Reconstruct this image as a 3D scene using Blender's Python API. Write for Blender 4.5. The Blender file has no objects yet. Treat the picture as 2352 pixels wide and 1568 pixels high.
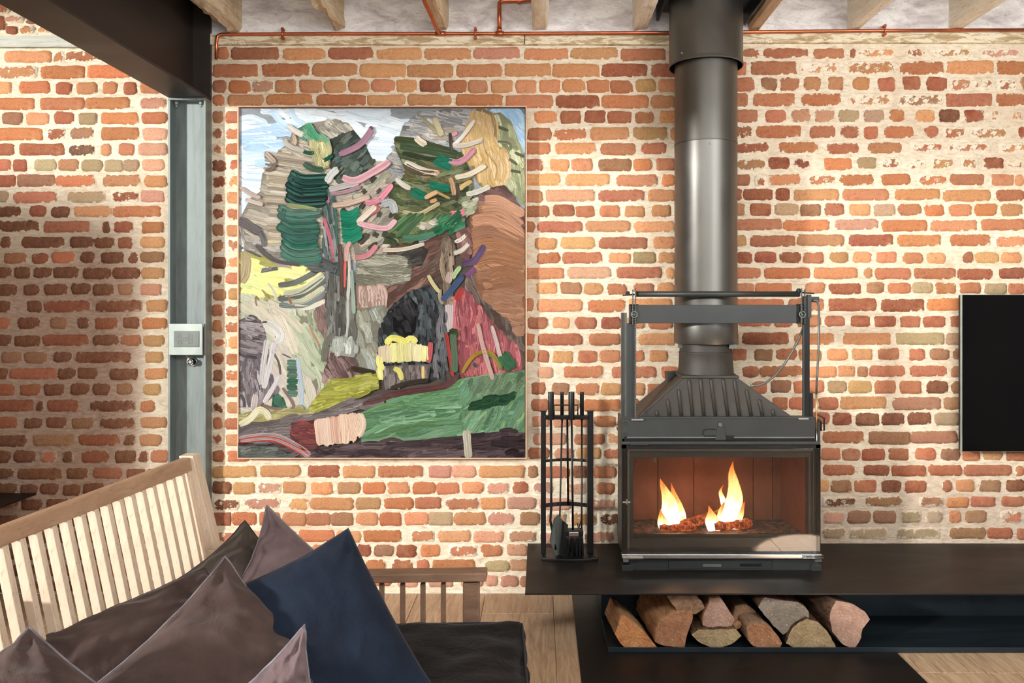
import bpy, bmesh, math, random
import numpy as np
from mathutils import Vector, Matrix, noise
from mathutils.geometry import tessellate_polygon
random.seed(7)
rng = np.random.default_rng(7)
scene = bpy.context.scene
COL = scene.collection
R = math.radians
# ---------------------------------------------------------------- camera
F = 1850.0            # focal length in pixels of the 2352 px wide frame
CY, CZ = -4.205, 1.511
cam_d = bpy.data.cameras.new('camera'); cam = bpy.data.objects.new('camera', cam_d); COL.objects.link(cam)
cam.location = (0, CY, CZ); cam.rotation_euler = (R(90), 0, 0)
cam_d.sensor_width = 36; cam_d.sensor_fit = 'HORIZONTAL'; cam_d.lens = F/2352*36
cam_d.shift_x = -64/2352; cam_d.shift_y = -87/2352; cam_d.clip_start = .05; cam_d.clip_end = 60
scene.camera = cam
def P(px, py, z):     # a point at distance z in front of the camera plane
    return Vector(((px-1240)*z/F, CY+z, CZ+(697-py)*z/F))
ZW = 4.205            # distance of the brick wall
# ---------------------------------------------------------------- world, lights, exposure
world = bpy.data.worlds.new('world'); scene.world = world; world.use_nodes = True
bg = world.node_tree.nodes['Background']; bg.inputs[0].default_value = (.86, .92, 1, 1); bg.inputs[1].default_value = .8
def area(name, loc, tgt, sx, sy, power, col, spread=180):
    l = bpy.data.lights.new(name, 'AREA'); l.shape = 'RECTANGLE'; l.size = sx; l.size_y = sy; l.energy = power; l.color = col
    l.spread = R(spread)
    o = bpy.data.objects.new(name, l); COL.objects.link(o); o.location = loc
    o.rotation_euler = (Vector(tgt)-Vector(loc)).to_track_quat('-Z', 'Y').to_euler(); return o
area('window_light', (-8.2, -7.2, 3.2), (0, 0, 1.8), .6, .6, 1300, (1, .965, .91))
area('high_fill_light', (.6, -3.7, 2.6), (.7, 0, 2.5), 3.6, .7, 64, (1, .97, .94))  # added fill hanging below the closed ceiling, lifts upper wall and joists
area('right_high_fill_light', (2.5, -3.4, 2.6), (2.0, 0, 2.45), 1.8, .6, 46, (1, .98, .95))  # added fill that whitens the upper right brickwork
area('right_low_fill_light', (3.3, -5.8, 1.6), (-.5, -1.0, .9), 1.6, 1.6, 26, (.85, .92, 1))  # unseen fill added from the right, low down
sp = bpy.data.lights.new('sunbeam', 'SPOT'); sp.energy = 34000; sp.spot_size = R(5.6); sp.spot_blend = .25; sp.color = (1, .97, .93); sp.shadow_soft_size = .02
so = bpy.data.objects.new('sunbeam', sp); COL.objects.link(so); so.location = (4.0, -4.6, 3.0)
so.rotation_euler = (Vector((1.60, -1.65, 0))-so.location).to_track_quat('-Z', 'Y').to_euler()
scene.view_settings.view_transform = 'Standard'; scene.view_settings.look = 'None'
scene.view_settings.gamma = 1; scene.view_settings.use_curve_mapping = False; scene.view_settings.exposure = .08
try:
    scene.cycles.use_denoising = True; scene.cycles.max_bounces = 8; scene.cycles.transparent_max_bounces = 24
    scene.cycles.sample_clamp_indirect = 6
except Exception: pass
# ---------------------------------------------------------------- materials
def lin(c):
    return tuple((x/255/12.92 if x/255 <= .04045 else ((x/255+.055)/1.055)**2.4) for x in c)
def rgba(c): return lin(c)+(1,)
class NT:
    def __init__(s, name):
        s.m = bpy.data.materials.new(name); s.m.use_nodes = True; s.t = s.m.node_tree
        s.b = s.t.nodes['Principled BSDF']; s.out = s.t.nodes['Material Output']
    def n(s, typ, **kw):
        nd = s.t.nodes.new(typ)
        for k, v in kw.items():
            if k == 'inp':
                for i, x in v.items(): s.set(nd, i, x)
            else: setattr(nd, k, v)
        return nd
    def set(s, nd, i, x):
        if isinstance(x, bpy.types.NodeSocket): s.t.links.new(x, nd.inputs[i])
        else: nd.inputs[i].default_value = x
    def link(s, a, b): s.t.links.new(a, b)
    def coord(s, scale=(1, 1, 1), kind='Object', rot=(0, 0, 0)):
        tc = s.n('ShaderNodeTexCoord'); mp = s.n('ShaderNodeMapping'); mp.inputs['Scale'].default_value = scale; mp.inputs['Rotation'].default_value = rot
        s.link(tc.outputs[kind], mp.inputs['Vector']); return mp.outputs[0]
    def noise(s, vec, scale, detail=4, rough=.55, dist=0):
        nd = s.n('ShaderNodeTexNoise'); s.link(vec, nd.inputs['Vector'])
        nd.inputs['Scale'].default_value = scale; nd.inputs['Detail'].default_value = detail
        nd.inputs['Roughness'].default_value = rough; nd.inputs['Distortion'].default_value = dist
        return nd.outputs['Fac']
    def ramp(s, fac, stops):
        r = s.n('ShaderNodeValToRGB'); e = r.color_ramp.elements
        while len(e) < len(stops): e.new(.5)
        for el, (p, c) in zip(e, stops):
            el.position = p; el.color = rgba(c) if len(c) == 3 and max(c) > 1.01 else (tuple(c)+(1,))[:4]
        s.link(fac, r.inputs[0]); return r.outputs[0]
    def mix(s, f, a, b, mode='MIX'):
        m = s.n('ShaderNodeMix', data_type='RGBA', blend_type=mode)
        s.set(m, 0, f); s.set(m, 6, a); s.set(m, 7, b); return m.outputs[2]
    def math(s, op, a, b=0., c=0., clamp=False):
        m = s.n('ShaderNodeMath', operation=op); m.use_clamp = clamp
        s.set(m, 0, a); s.set(m, 1, b)
        if len(m.inputs) > 2: s.set(m, 2, c)
        return m.outputs[0]
    def mrange(s, v, a, b, c=0., d=1.):
        m = s.n('ShaderNodeMapRange'); s.set(m, 0, v); s.set(m, 1, a); s.set(m, 2, b); s.set(m, 3, c); s.set(m, 4, d); return m.outputs[0]
    def bump(s, h, strength=.3, dist=.01):
        b = s.n('ShaderNodeBump'); b.inputs['Strength'].default_value = strength; b.inputs['Distance'].default_value = dist
        s.link(h, b.inputs['Height']); s.link(b.outputs[0], s.b.inputs['Normal'])
    def attr(s, name, out='Color'):
        return s.n('ShaderNodeAttribute', attribute_name=name).outputs[out]
    def fin(s, col=None, rough=None, metal=None, spec=None):
        if col is not None: s.set(s.b, 'Base Color', col)
        if rough is not None: s.set(s.b, 'Roughness', rough)
        if metal is not None: s.set(s.b, 'Metallic', metal)
        if spec is not None: s.b.inputs['Specular IOR Level'].default_value = spec
        return s.m
def plain(name, c, rough=.5, metal=0, var=.12, sc=20, stretch=(1, 1, 1), bump=0, spec=.5):
    t = NT(name); v = t.coord(stretch); n = t.noise(v, sc, 5)
    c2 = tuple(x*(1-var) for x in c); c3 = tuple(min(255, x*(1+var)) for x in c)
    col = t.ramp(n, [(.3, c2), (.7, c3)])
    if bump: t.bump(n, bump, .003)
    return t.fin(col, rough, metal, spec)
def mort_col(t):
    v = t.coord(); v2 = t.coord((1, 1, 3.2)); n1 = t.noise(v, 2.2, 4, .6); n2 = t.noise(v2, 22, 6, .7, .6); n3 = t.noise(v, 120, 3, .7); n4 = t.noise(v, 9, 5, .6)
    col = t.ramp(n2, [(.28, (196, 177, 148)), (.46, (232, 218, 193)), (.72, (249, 243, 228))])
    col = t.mix(t.mrange(n4, .58, .68, 0, .45), col, rgba((192, 178, 150)))
    col = t.mix(t.mrange(n1, .5, .68, 0, .45), col, rgba((205, 178, 148)))
    col = t.mix(t.mrange(n3, .34, .27, 0, .75), col, rgba((96, 78, 60)))
    col = t.mix(t.mrange(t.noise(v, 48, 6, .75, 1.0), .36, .30, 0, .55), col, rgba((120, 100, 78)))
    shade = t.attr('shade', 'Fac')   # painted shade: darker pinkish tint low in the left alcove and low right
    return t.mix(t.math('MULTIPLY', shade, .8), col, t.ramp(n2, [(.3, (140, 108, 92)), (.7, (186, 152, 134))])), n2, n3
def m_brick():
    t = NT('brick_clay'); v = t.coord(); base = t.attr('Col'); edge = t.attr('edge', 'Fac'); sm = t.attr('smear', 'Fac')
    n1 = t.noise(v, 18, 5, .65); n2 = t.noise(v, 150, 3, .6); n3 = t.noise(v, 34, 7, .68, .5)
    col = t.mix(t.mrange(n1, .35, .70, 0, .35), base, rgba((204, 158, 116)))
    col = t.mix(t.mrange(n1, .45, .28, 0, .35), col, rgba((120, 66, 48)))
    col = t.mix(t.mrange(t.noise(v, 60, 4, .7), .40, .62, 0, .45), col, t.mix(.5, col, rgba((150, 84, 56))))
    col = t.mix(t.mrange(n2, .40, .30, 0, .8), col, t.mix(.8, col, (.05, .02, .015, 1)))
    col = t.mix(t.mrange(n2, .62, .72, 0, .55), col, rgba((215, 165, 125)))
    pit = t.mrange(t.noise(v, 90, 2, .5), .30, .24)
    col = t.mix(t.math('MULTIPLY', pit, .8), col, rgba((60, 38, 28)))
    # lime left on the face, ragged at the arrises
    a = t.math('ADD', n3, t.math('MULTIPLY', n1, .5))
    a = t.math('ADD', a, t.math('MULTIPLY', sm, .55))
    a = t.math('SUBTRACT', a, t.math('MULTIPLY', edge, .34))
    a = t.math('ADD', a, t.mrange(edge, 0, .42, .24, 0))
    msk = t.mrange(a, .80, .83)
    mort = mort_col(t)[0]
    col = t.mix(msk, col, mort)
    h = t.math('ADD', t.math('MULTIPLY', n2, .5), t.math('ADD', t.math('MULTIPLY', n3, .6), t.math('MULTIPLY', msk, .5)))
    t.bump(h, .75, .006)
    return t.fin(col, .88, spec=.2)
def m_mortar():
    t = NT('lime_mortar'); col, n2, n3 = mort_col(t)
    h = t.math('ADD', n2, t.math('MULTIPLY', n3, .35)); t.bump(h, .9, .008)
    return t.fin(col, .92, spec=.15)
def m_paint():
    t = NT('oil_paint'); uv = t.n('ShaderNodeTexCoord').outputs['UV']
    def mp(sx, sy):
        m = t.n('ShaderNodeMapping'); m.inputs['Scale'].default_value = (sx, sy, 1); t.link(uv, m.inputs[0]); return m.outputs[0]
    n1 = t.noise(mp(5, 420), 1, 3, .6); n2 = t.noise(mp(9, 170), 1, 4, .65, .2)
    base = t.attr('Col'); c2 = t.attr('Col2')
    col = t.mix(t.mrange(n1, .47, .64, 0, .95), base, c2)
    col = t.mix(t.mrange(n2, .45, .31, 0, .55), col, t.mix(.75, col, (.02, .02, .02, 1)))
    h = t.math('ADD', n1, t.math('MULTIPLY', n2, 1.2)); t.bump(h, 1., .008)
    return t.fin(col, .34, spec=.4)
def m_wood(name, c1, c2, scale=(1, 14, 14), sc=5, rough=.55, dark=None, bump=.25):
    t = NT(name); v = t.coord(scale); n = t.noise(v, sc, 6, .6, .8); f = t.noise(v, sc*6, 4, .6)
    col = t.ramp(n, [(.3, c1), (.68, c2)])
    col = t.mix(t.mrange(f, .42, .33, 0, .5), col, rgba(dark or tuple(x*.6 for x in c1)))
    t.bump(f, bump, .004); return t.fin(col, rough, spec=.3)
def m_floor():
    t = NT('oak_boards'); v = t.coord((11, .8, 1)); rnd = t.n('ShaderNodeObjectInfo').outputs['Random']
    add = t.n('ShaderNodeVectorMath', operation='ADD'); t.link(v, add.inputs[0])
    cmb = t.n('ShaderNodeCombineXYZ'); t.link(t.math('MULTIPLY', rnd, 37.), cmb.inputs[1]); t.link(cmb.outputs[0], add.inputs[1])
    n = t.noise(add.outputs[0], 3.5, 6, .6, 1.6); f = t.noise(add.outputs[0], 26, 4, .6, .3)
    col = t.ramp(n, [(.3, (146, 118, 92)), (.5, (178, 150, 122)), (.7, (200, 176, 148))])
    col = t.mix(t.mrange(f, .42, .34, 0, .45), col, rgba((112, 82, 58)))
    col = t.mix(t.mrange(rnd, 0, 1, 0, .35), col, rgba((165, 135, 108)), 'MIX')
    t.bump(f, .2, .002); return t.fin(col, .55, spec=.3)
def m_fabric(name, c, c2, nap=.12):
    t = NT(name); v = t.coord(); n = t.noise(v, 6, 4, .6, .5); f = t.noise(v, 420, 2); w = t.noise(v, 14, 5, .6, 1.2)
    col = t.ramp(n, [(.3, c), (.72, c2)]); t.bump(t.math('ADD', w, t.math('MULTIPLY', f, .15)), 1., .006)
    t.b.inputs['Sheen Weight'].default_value = nap; t.b.inputs['Sheen Roughness'].default_value = .45
    return t.fin(col, .9, spec=.1)
def m_steel(name, c, rough=.42, metal=.6, sc=3, var=.18, spec=.5, stretch=(1, 1, 1)):
    t = NT(name); v = t.coord(stretch); n = t.noise(v, sc, 6, .65, .6); f = t.noise(v, 60, 3)
    col = t.ramp(n, [(.3, tuple(x*(1-var) for x in c)), (.7, tuple(x*(1+var) for x in c))])
    r = t.mrange(n, .3, .7, rough*.85, rough*1.2); t.bump(f, .06, .002)
    return t.fin(col, r, metal, spec)
def m_logend(name, c1, c2):
    t = NT(name); v = t.coord(); w = t.n('ShaderNodeTexWave', wave_type='RINGS', rings_direction='Y'); t.link(v, w.inputs['Vector'])
    w.inputs['Scale'].default_value = 22; w.inputs['Distortion'].default_value = 7; w.inputs['Detail'].default_value = 3; w.inputs['Detail Scale'].default_value = 3
    n = t.noise(v, 26, 5, .65); f = t.noise(v, 110, 3, .6)
    col = t.mix(t.mrange(w.outputs['Fac'], .2, .8, 0, .22), t.ramp(n, [(.3, c1), (.7, c2)]), rgba(tuple(x*.72 for x in c1)))
    col = t.mix(t.mrange(f, .62, .70, 0, .5), col, rgba((226, 206, 176)))
    t.bump(t.math('ADD', n, f), .7, .006); return t.fin(col, .9, spec=.1)
def m_bark(name='bark', c1=(58, 42, 32), c2=(112, 88, 70)):
    t = NT(name); v = t.coord((1, .25, 1)); n = t.noise(v, 45, 6, .7, .6); col = t.ramp(n, [(.35, c1), (.65, c2)])
    t.bump(n, 1, .012); return t.fin(col, .95, spec=.1)
def m_glass(name='door_glass'):
    t = NT(name); tr = t.n('ShaderNodeBsdfTransparent'); tr.inputs[0].default_value = (.93, .91, .89, 1)
    gl = t.n('ShaderNodeBsdfGlossy'); gl.inputs['Roughness'].default_value = .0; fr = t.n('ShaderNodeFresnel'); fr.inputs[0].default_value = 1.5
    mx = t.n('ShaderNodeMixShader'); t.link(fr.outputs[0], mx.inputs[0]); t.link(tr.outputs[0], mx.inputs[1]); t.link(gl.outputs[0], mx.inputs[2])
    t.link(mx.outputs[0], t.out.inputs[0]); return t.m
def m_flame():
    t = NT('flame'); v = t.attr('Col'); tr = t.n('ShaderNodeBsdfTransparent'); em = t.n('ShaderNodeEmission')
    h = t.attr('tip_fade', 'Fac')                      # 1 at the root, 0 at the tip
    n = t.noise(t.coord((14, 14, 5)), 2.0, 4, .6, .8)
    hh = t.math('ADD', h, t.math('MULTIPLY', t.math('SUBTRACT', n, .5), .5))
    col = t.ramp(hh, [(.0, (250, 110, 45)), (.26, (255, 150, 70)), (.48, (255, 205, 130)), (.7, (255, 240, 215))])
    t.link(col, em.inputs[0]); t.link(t.mrange(hh, 0, .8, 1.0, 3.6), em.inputs[1])
    lw = t.n('ShaderNodeLayerWeight'); lw.inputs[0].default_value = .42
    a = t.math('SUBTRACT', 1., lw.outputs['Facing']); a = t.math('MULTIPLY', t.math('POWER', a, 1.3), 1.9)
    a = t.math('MULTIPLY', a, t.mrange(hh, -.1, .35, .12, 1.), clamp=True)
    mx = t.n('ShaderNodeMixShader'); t.link(a, mx.inputs[0]); t.link(tr.outputs[0], mx.inputs[1]); t.link(em.outputs[0], mx.inputs[2])
    t.link(mx.outputs[0], t.out.inputs[0]); return t.m
def m_ember():
    t = NT('ember'); n = t.noise(t.coord(), 60, 5, .7, .5); col = t.ramp(n, [(.35, (40, 22, 16)), (.6, (90, 40, 24))])
    t.set(t.b, 'Emission Color', t.ramp(n, [(.40, (60, 14, 4)), (.54, (200, 84, 34)), (.70, (255, 170, 90))])); t.b.inputs['Emission Strength'].default_value = .75
    t.bump(n, 1, .01); return t.fin(col, .95)
M = {}
M['brick'] = m_brick(); M['mortar'] = m_mortar(); M['paint'] = m_paint(); M['floor'] = m_floor()
M['plaster'] = None
def m_plaster():
    t = NT('old_plaster'); v = t.coord((1, 1, 2.5)); n = t.noise(v, 5, 7, .7, .5); f = t.noise(v, 45, 5, .7)
    col = t.ramp(n, [(.3, (176, 166, 168)), (.46, (220, 215, 214)), (.6, (246, 245, 243))])
    col = t.mix(t.mrange(f, .40, .32, 0, .5), col, rgba((120, 100, 95))); t.bump(f, .6, .006); return t.fin(col, .9, spec=.2)
M['plaster'] = m_plaster()
def m_paintedwood():
    t = NT('flaked_paint_timber'); v = t.coord((1, 1, 5)); n = t.noise(v, 9, 6, .7, .8); f = t.noise(v, 60, 4, .6)
    col = t.ramp(n, [(.38, (176, 152, 116)), (.47, (196, 176, 140)), (.53, (236, 226, 200))])
    col = t.mix(t.mrange(f, .38, .30, 0, .7), col, rgba((80, 62, 44))); t.bump(t.math('ADD', n, f), .6, .006); return t.fin(col, .8, spec=.2)
M['plate'] = m_paintedwood()
M['rail'] = m_wood('grey_washed_timber', (168, 172, 164), (206, 208, 198), (1, 1, 12), 3, .8)
M['joist'] = m_wood('rough_sawn_joist', (196, 172, 138), (236, 220, 192), (14, 1.2, 14), 3, .9, (92, 72, 50), 1.0)
M['joist_white'] = m_wood('limewashed_joist', (240, 228, 204), (255, 250, 238), (14, 1.2, 14), 3, .9, (140, 118, 90), 1.0)
M['joist_clean'] = m_wood('new_timber', (186, 152, 118), (216, 190, 160), (14, 1.2, 14), 3, .8)
M['rail_oak'] = m_wood('oak_rail', (158, 124, 98), (182, 148, 120), (6, 1.2, 6), 5, .5, (132, 100, 78), .08)
M['sofa'] = m_wood('pale_oak', (206, 182, 158), (226, 206, 184), (6, 6, 1.2), 5, .5, (150, 118, 90), .08)
M['arm'] = m_wood('brown_oak', (128, 98, 80), (158, 126, 104), (1.5, 8, 8), 4, .5, (96, 70, 56), .08)
M['beam'] = m_steel('painted_beam_steel', (52, 44, 40), .45, .25, 1.5)
M['column'] = m_steel('primed_column_steel', (120, 130, 129), .5, .35, 4, .14, .4, (6, 6, .8))
M['flue'] = m_steel('flue_grey_metal', (104, 103, 100), .36, .9, 2, .05)
M['stove'] = m_steel('stove_grey_enamel', (58, 61, 60), .42, .45, 2, .08)
M['hood'] = m_steel('cast_iron_hood', (62, 59, 55), .55, .35, 5, .15)
M['black'] = m_steel('black_iron', (24, 24, 24), .4, .4, 6, .15)
M['chrome'] = m_steel('brushed_chrome', (200, 198, 194), .22, 1, 5, .05)
M['hearth'] = m_steel('waxed_black_steel', (34, 29, 27), .48, .3, 1.2, .15, .4, (1, 3, 1))
M['tray'] = m_steel('blackened_steel_tray', (40, 50, 56), .38, .5, 1.5, .25, .5, (1, 6, 1))
M['copper'] = m_steel('copper', (196, 112, 78), .32, .9, 5, .15)
M['frame'] = m_steel('copper_frame', (220, 178, 150), .5, .1, 4, .06)
M['satin'] = m_steel('satin_plate', (160, 170, 165), .4, .5, 6, .07)
M['satin_dark'] = m_steel('satin_inset', (104, 110, 106), .4, .5, 6, .07)
M['ink'] = plain('dark_print', (62, 64, 62), .6)
M['canvas'] = plain('primed_canvas', (205, 208, 206), .8, 0, .05, 60)
M['fabric_brown'] = m_fabric('taupe_linen', (66, 52, 50), (92, 76, 72))
M['fabric_mauve'] = m_fabric('mauve_grey_linen', (98, 83, 85), (128, 110, 112))
M['fabric_grey'] = m_fabric('olive_grey_linen', (66, 58, 53), (92, 83, 76))
M['fabric_navy'] = m_fabric('navy_linen', (27, 32, 44), (36, 46, 62), .05)
M['fabric_dark'] = m_fabric('charcoal_linen', (20, 17, 17), (32, 28, 27), .08)
M['seam'] = plain('seam_cord', (120, 116, 124), .8)
M['seam_dark'] = plain('dark_seam_cord', (40, 42, 52), .8)
M['tv'] = plain('tv_screen', (6, 6, 8), .08, 0, .02, spec=.15)
M['tvbody'] = plain('tv_casing', (20, 20, 22), .4)
M['firebrick'] = m_steel('vermiculite', (118, 74, 56), .9, 0, 4, .15, .1)
M['logend'] = [m_logend('cut_end_warm', (176, 112, 70), (206, 150, 100)), m_logend('cut_end_brown', (140, 96, 70), (178, 130, 98)),
               m_logend('cut_end_tan', (146, 124, 92), (182, 160, 124)), m_logend('cut_end_grey', (118, 108, 98), (156, 144, 130)),
               m_logend('cut_end_pink', (150, 118, 104), (186, 152, 134))]
M['bark'] = m_bark(); M['split'] = m_wood('split_wood', (140, 96, 66), (196, 150, 108), (14, 1.5, 14), 4, .85, (70, 48, 36), .6)
M['splitgrey'] = m_wood('weathered_split_wood', (110, 84, 66), (160, 128, 100), (14, 1.5, 14), 4, .85, (54, 38, 30), .8)
M['glass'] = m_glass(); M['flame'] = m_flame(); M['ember'] = m_ember()
M['wallpaint'] = plain('room_plaster', (176, 170, 162), .9, 0, .05, 2)
M['brass'] = m_steel('hose_end_brass', (200, 160, 110), .3, .8)
M['hose'] = plain('grey_hose', (105, 105, 100), .35, .6)
# ---------------------------------------------------------------- builders
def props(o, label=None, cat=None, group=None, kind=None):
    for k, v in (('label', label), ('category', cat), ('group', group), ('kind', kind)):
        if v: o[k] = v
    return o
def thing(name, loc, label, cat, group=None):
    o = bpy.data.objects.new(name, None); COL.objects.link(o); o.location = loc; o.empty_display_size = .05
    return props(o, label, cat, group)
def wloc(o):
    v = Vector(o.location)
    while o.parent: o = o.parent; v += Vector(o.location)
    return v
def link(name, me, mat, parent=None, origin=None):
    for mm in (mat if isinstance(mat, (list, tuple)) else [mat]): me.materials.append(mm)
    o = bpy.data.objects.new(name, me); COL.objects.link(o)
    if parent: o.parent = parent; o.location = (origin or Vector()) - wloc(parent)
    else: o.location = origin or Vector()
    return o
class MB:
    def __init__(s): s.v = []; s.f = []; s.mi = []; s.cur = 0; s.sm = False; s.smf = []
    def add(s, vs, fs):
        b = len(s.v); s.v += [tuple(x) for x in vs]
        for f in fs: s.f.append([b+i for i in f]); s.mi.append(s.cur); s.smf.append(s.sm)
        return s
    def box(s, a, b):
        x0, y0, z0 = a; x1, y1, z1 = b
        if x0 > x1: x0, x1 = x1, x0
        if y0 > y1: y0, y1 = y1, y0
        if z0 > z1: z0, z1 = z1, z0
        return s.add([(x0,y0,z0),(x1,y0,z0),(x1,y1,z0),(x0,y1,z0),(x0,y0,z1),(x1,y0,z1),(x1,y1,z1),(x0,y1,z1)],
                     [(0,3,2,1),(4,5,6,7),(0,1,5,4),(1,2,6,5),(2,3,7,6),(3,0,4,7)])
    def hexa(s, lo, hi):   # two quads of corners, lo then hi, same winding (seen from lo: clockwise)
        return s.add(list(lo)+list(hi), [(3,2,1,0),(4,5,6,7),(0,1,5,4),(1,2,6,5),(2,3,7,6),(3,0,4,7)])
    def bar(s, p0, p1, w, d, up=(0, 0, 1)):  # rectangular bar from p0 to p1, w across, d along 'up'
        p0, p1 = Vector(p0), Vector(p1); t = (p1-p0).normalized(); u = Vector(up); r = t.cross(u).normalized(); u = r.cross(t)
        q = [r*w/2+u*d/2, -r*w/2+u*d/2, -r*w/2-u*d/2, r*w/2-u*d/2]
        return s.add([p0+x for x in q]+[p1+x for x in q], [(0,1,2,3),(7,6,5,4),(4,5,1,0),(5,6,2,1),(6,7,3,2),(7,4,0,3)])
    def tube(s, pts, r, n=12, cap=True, closed=False):
        pts = [Vector(p) for p in pts]; m = len(pts); rr = r if isinstance(r, (list, tuple)) else [r]*m
        vs = []; ref = None
        for i, p in enumerate(pts):
            if closed: t = pts[(i+1) % m]-pts[i-1]
            else: t = pts[min(i+1, m-1)]-pts[max(i-1, 0)]
            t.normalize()
            if ref is None: ref = Vector((0, 0, 1)) if abs(t.z) < .9 else Vector((1, 0, 0))
            a = t.cross(ref).normalized(); b = a.cross(t).normalized(); ref = b
            for k in range(n):
                an = 2*math.pi*k/n; vs.append(p+(a*math.cos(an)+b*math.sin(an))*rr[i])
        fs = []
        for i in range(m if closed else m-1):
            j = (i+1) % m
            for k in range(n): fs.append((i*n+k, i*n+(k+1) % n, j*n+(k+1) % n, j*n+k))
        shade = s.sm; s.sm = True; base = len(s.v); s.add(vs, fs); s.sm = False
        if cap and not closed:
            s.f.append([base+k for k in range(n)][::-1]); s.f.append([base+(m-1)*n+k for k in range(n)]); s.mi += [s.cur]*2; s.smf += [False]*2
        s.sm = shade; return s
    def cyl(s, p0, p1, r, n=16): return s.tube([p0, p1], r, n)
    def prism(s, poly, y0, y1, dx=0, dz=0, sc=1.):   # outline in x,z extruded from y0 to y1
        n = len(poly); cx = sum(p[0] for p in poly)/n; cz = sum(p[1] for p in poly)/n
        a = [(x, y0, z) for x, z in poly]; b = [(cx+(x-cx)*sc+dx, y1, cz+(z-cz)*sc+dz) for x, z in poly]
        return s.add(a+b, [list(range(n))[::-1], [n+i for i in range(n)]]+[(i, (i+1) % n, n+(i+1) % n, n+i) for i in range(n)])
    def build(s, name, mat, parent=None, bevel=0, origin=None, seg=2):
        v = np.array(s.v); lo, hi = v.min(0), v.max(0)
        org = Vector(origin) if origin else Vector(((lo[0]+hi[0])/2, (lo[1]+hi[1])/2, lo[2]))
        me = bpy.data.meshes.new(name); me.from_pydata([tuple(Vector(p)-org) for p in s.v], [], s.f)
        me.polygons.foreach_set('material_index', s.mi); me.polygons.foreach_set('use_smooth', s.smf)
        bm = bmesh.new(); bm.from_mesh(me); bmesh.ops.recalc_face_normals(bm, faces=bm.faces); bm.to_mesh(me); bm.free()
        o = link(name, me, mat, parent, org)
        if bevel:
            md = o.modifiers.new('bevel', 'BEVEL'); md.width = bevel; md.segments = seg; md.limit_method = 'ANGLE'; md.angle_limit = R(40)
        return o
# ================================================================ room shell
FLX = (-4.6, 4.6); YB = -7.2; HC = 3.10
def struct(o, label=None): o['kind'] = 'structure'; return o
fl = struct(bpy.data.objects.new('floor', None)); COL.objects.link(fl)
def planks():
    mb = MB(); mb.box((FLX[0], YB, -.05), (FLX[1], .0, -.012)); mb.build('subfloor', M['mortar'], fl)['kind'] = 'structure'
    pw = .352; x = .068-pw*13; i = 0
    while x < FLX[1]-.3:
        ys = [0.0]; y = -random.uniform(.12, 1.6)
        if abs(x-(.068-pw)) < .01: y = -.275
        while y > YB: ys.append(y); y -= random.uniform(1.5, 2.4)
        ys.append(YB)
        for a, b in zip(ys[:-1], ys[1:]):
            if a < -4.4 and abs(x) > 3.2: continue
            h = random.uniform(-.0012, 0)
            MB().box((x+.0012, b+.001, -.02), (x+pw-.0012, a-.001, h)).build('plank', M['floor'], fl, .0015)
        x += pw
planks()
w2 = struct(MB().box((FLX[0]-.1, -2.25, 0), (FLX[0], .0, HC)).box((FLX[0]-.1, -3.02, 0), (FLX[0], -2.25, 2.50)).box((FLX[0]-.1, YB, 0), (FLX[0], -6.9, HC)).build('wall_left_with_shade_block', M['wallpaint']))  # low middle length is unseen, added to shade the alcove brickwork
w3 = struct(MB().box((FLX[1], YB, 0), (FLX[1]+.1, -3.6, HC)).box((FLX[1], -2.0, 0), (FLX[1]+.1, 0, HC)).box((FLX[1], -3.6, 2.3), (FLX[1]+.1, -2.0, HC)).build('wall_right', M['wallpaint']))
w4 = struct(MB().box((FLX[0], YB-.1, 2.45), (FLX[1], YB, HC)).box((FLX[0], YB-.1, 0), (-2.5, YB, 2.45)).box((2.6, YB-.1, 0), (FLX[1], YB, 2.45)).build('wall_front', M['wallpaint']))
cl = struct(bpy.data.objects.new('ceiling', None)); COL.objects.link(cl)
for i in range(46):
    x = FLX[0]+i*.2
    MB().box((x+.001, YB, HC), (min(x+.199, FLX[1]), 0.0, HC+.02)).build('ceiling_board', M['rail'], cl)
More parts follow.
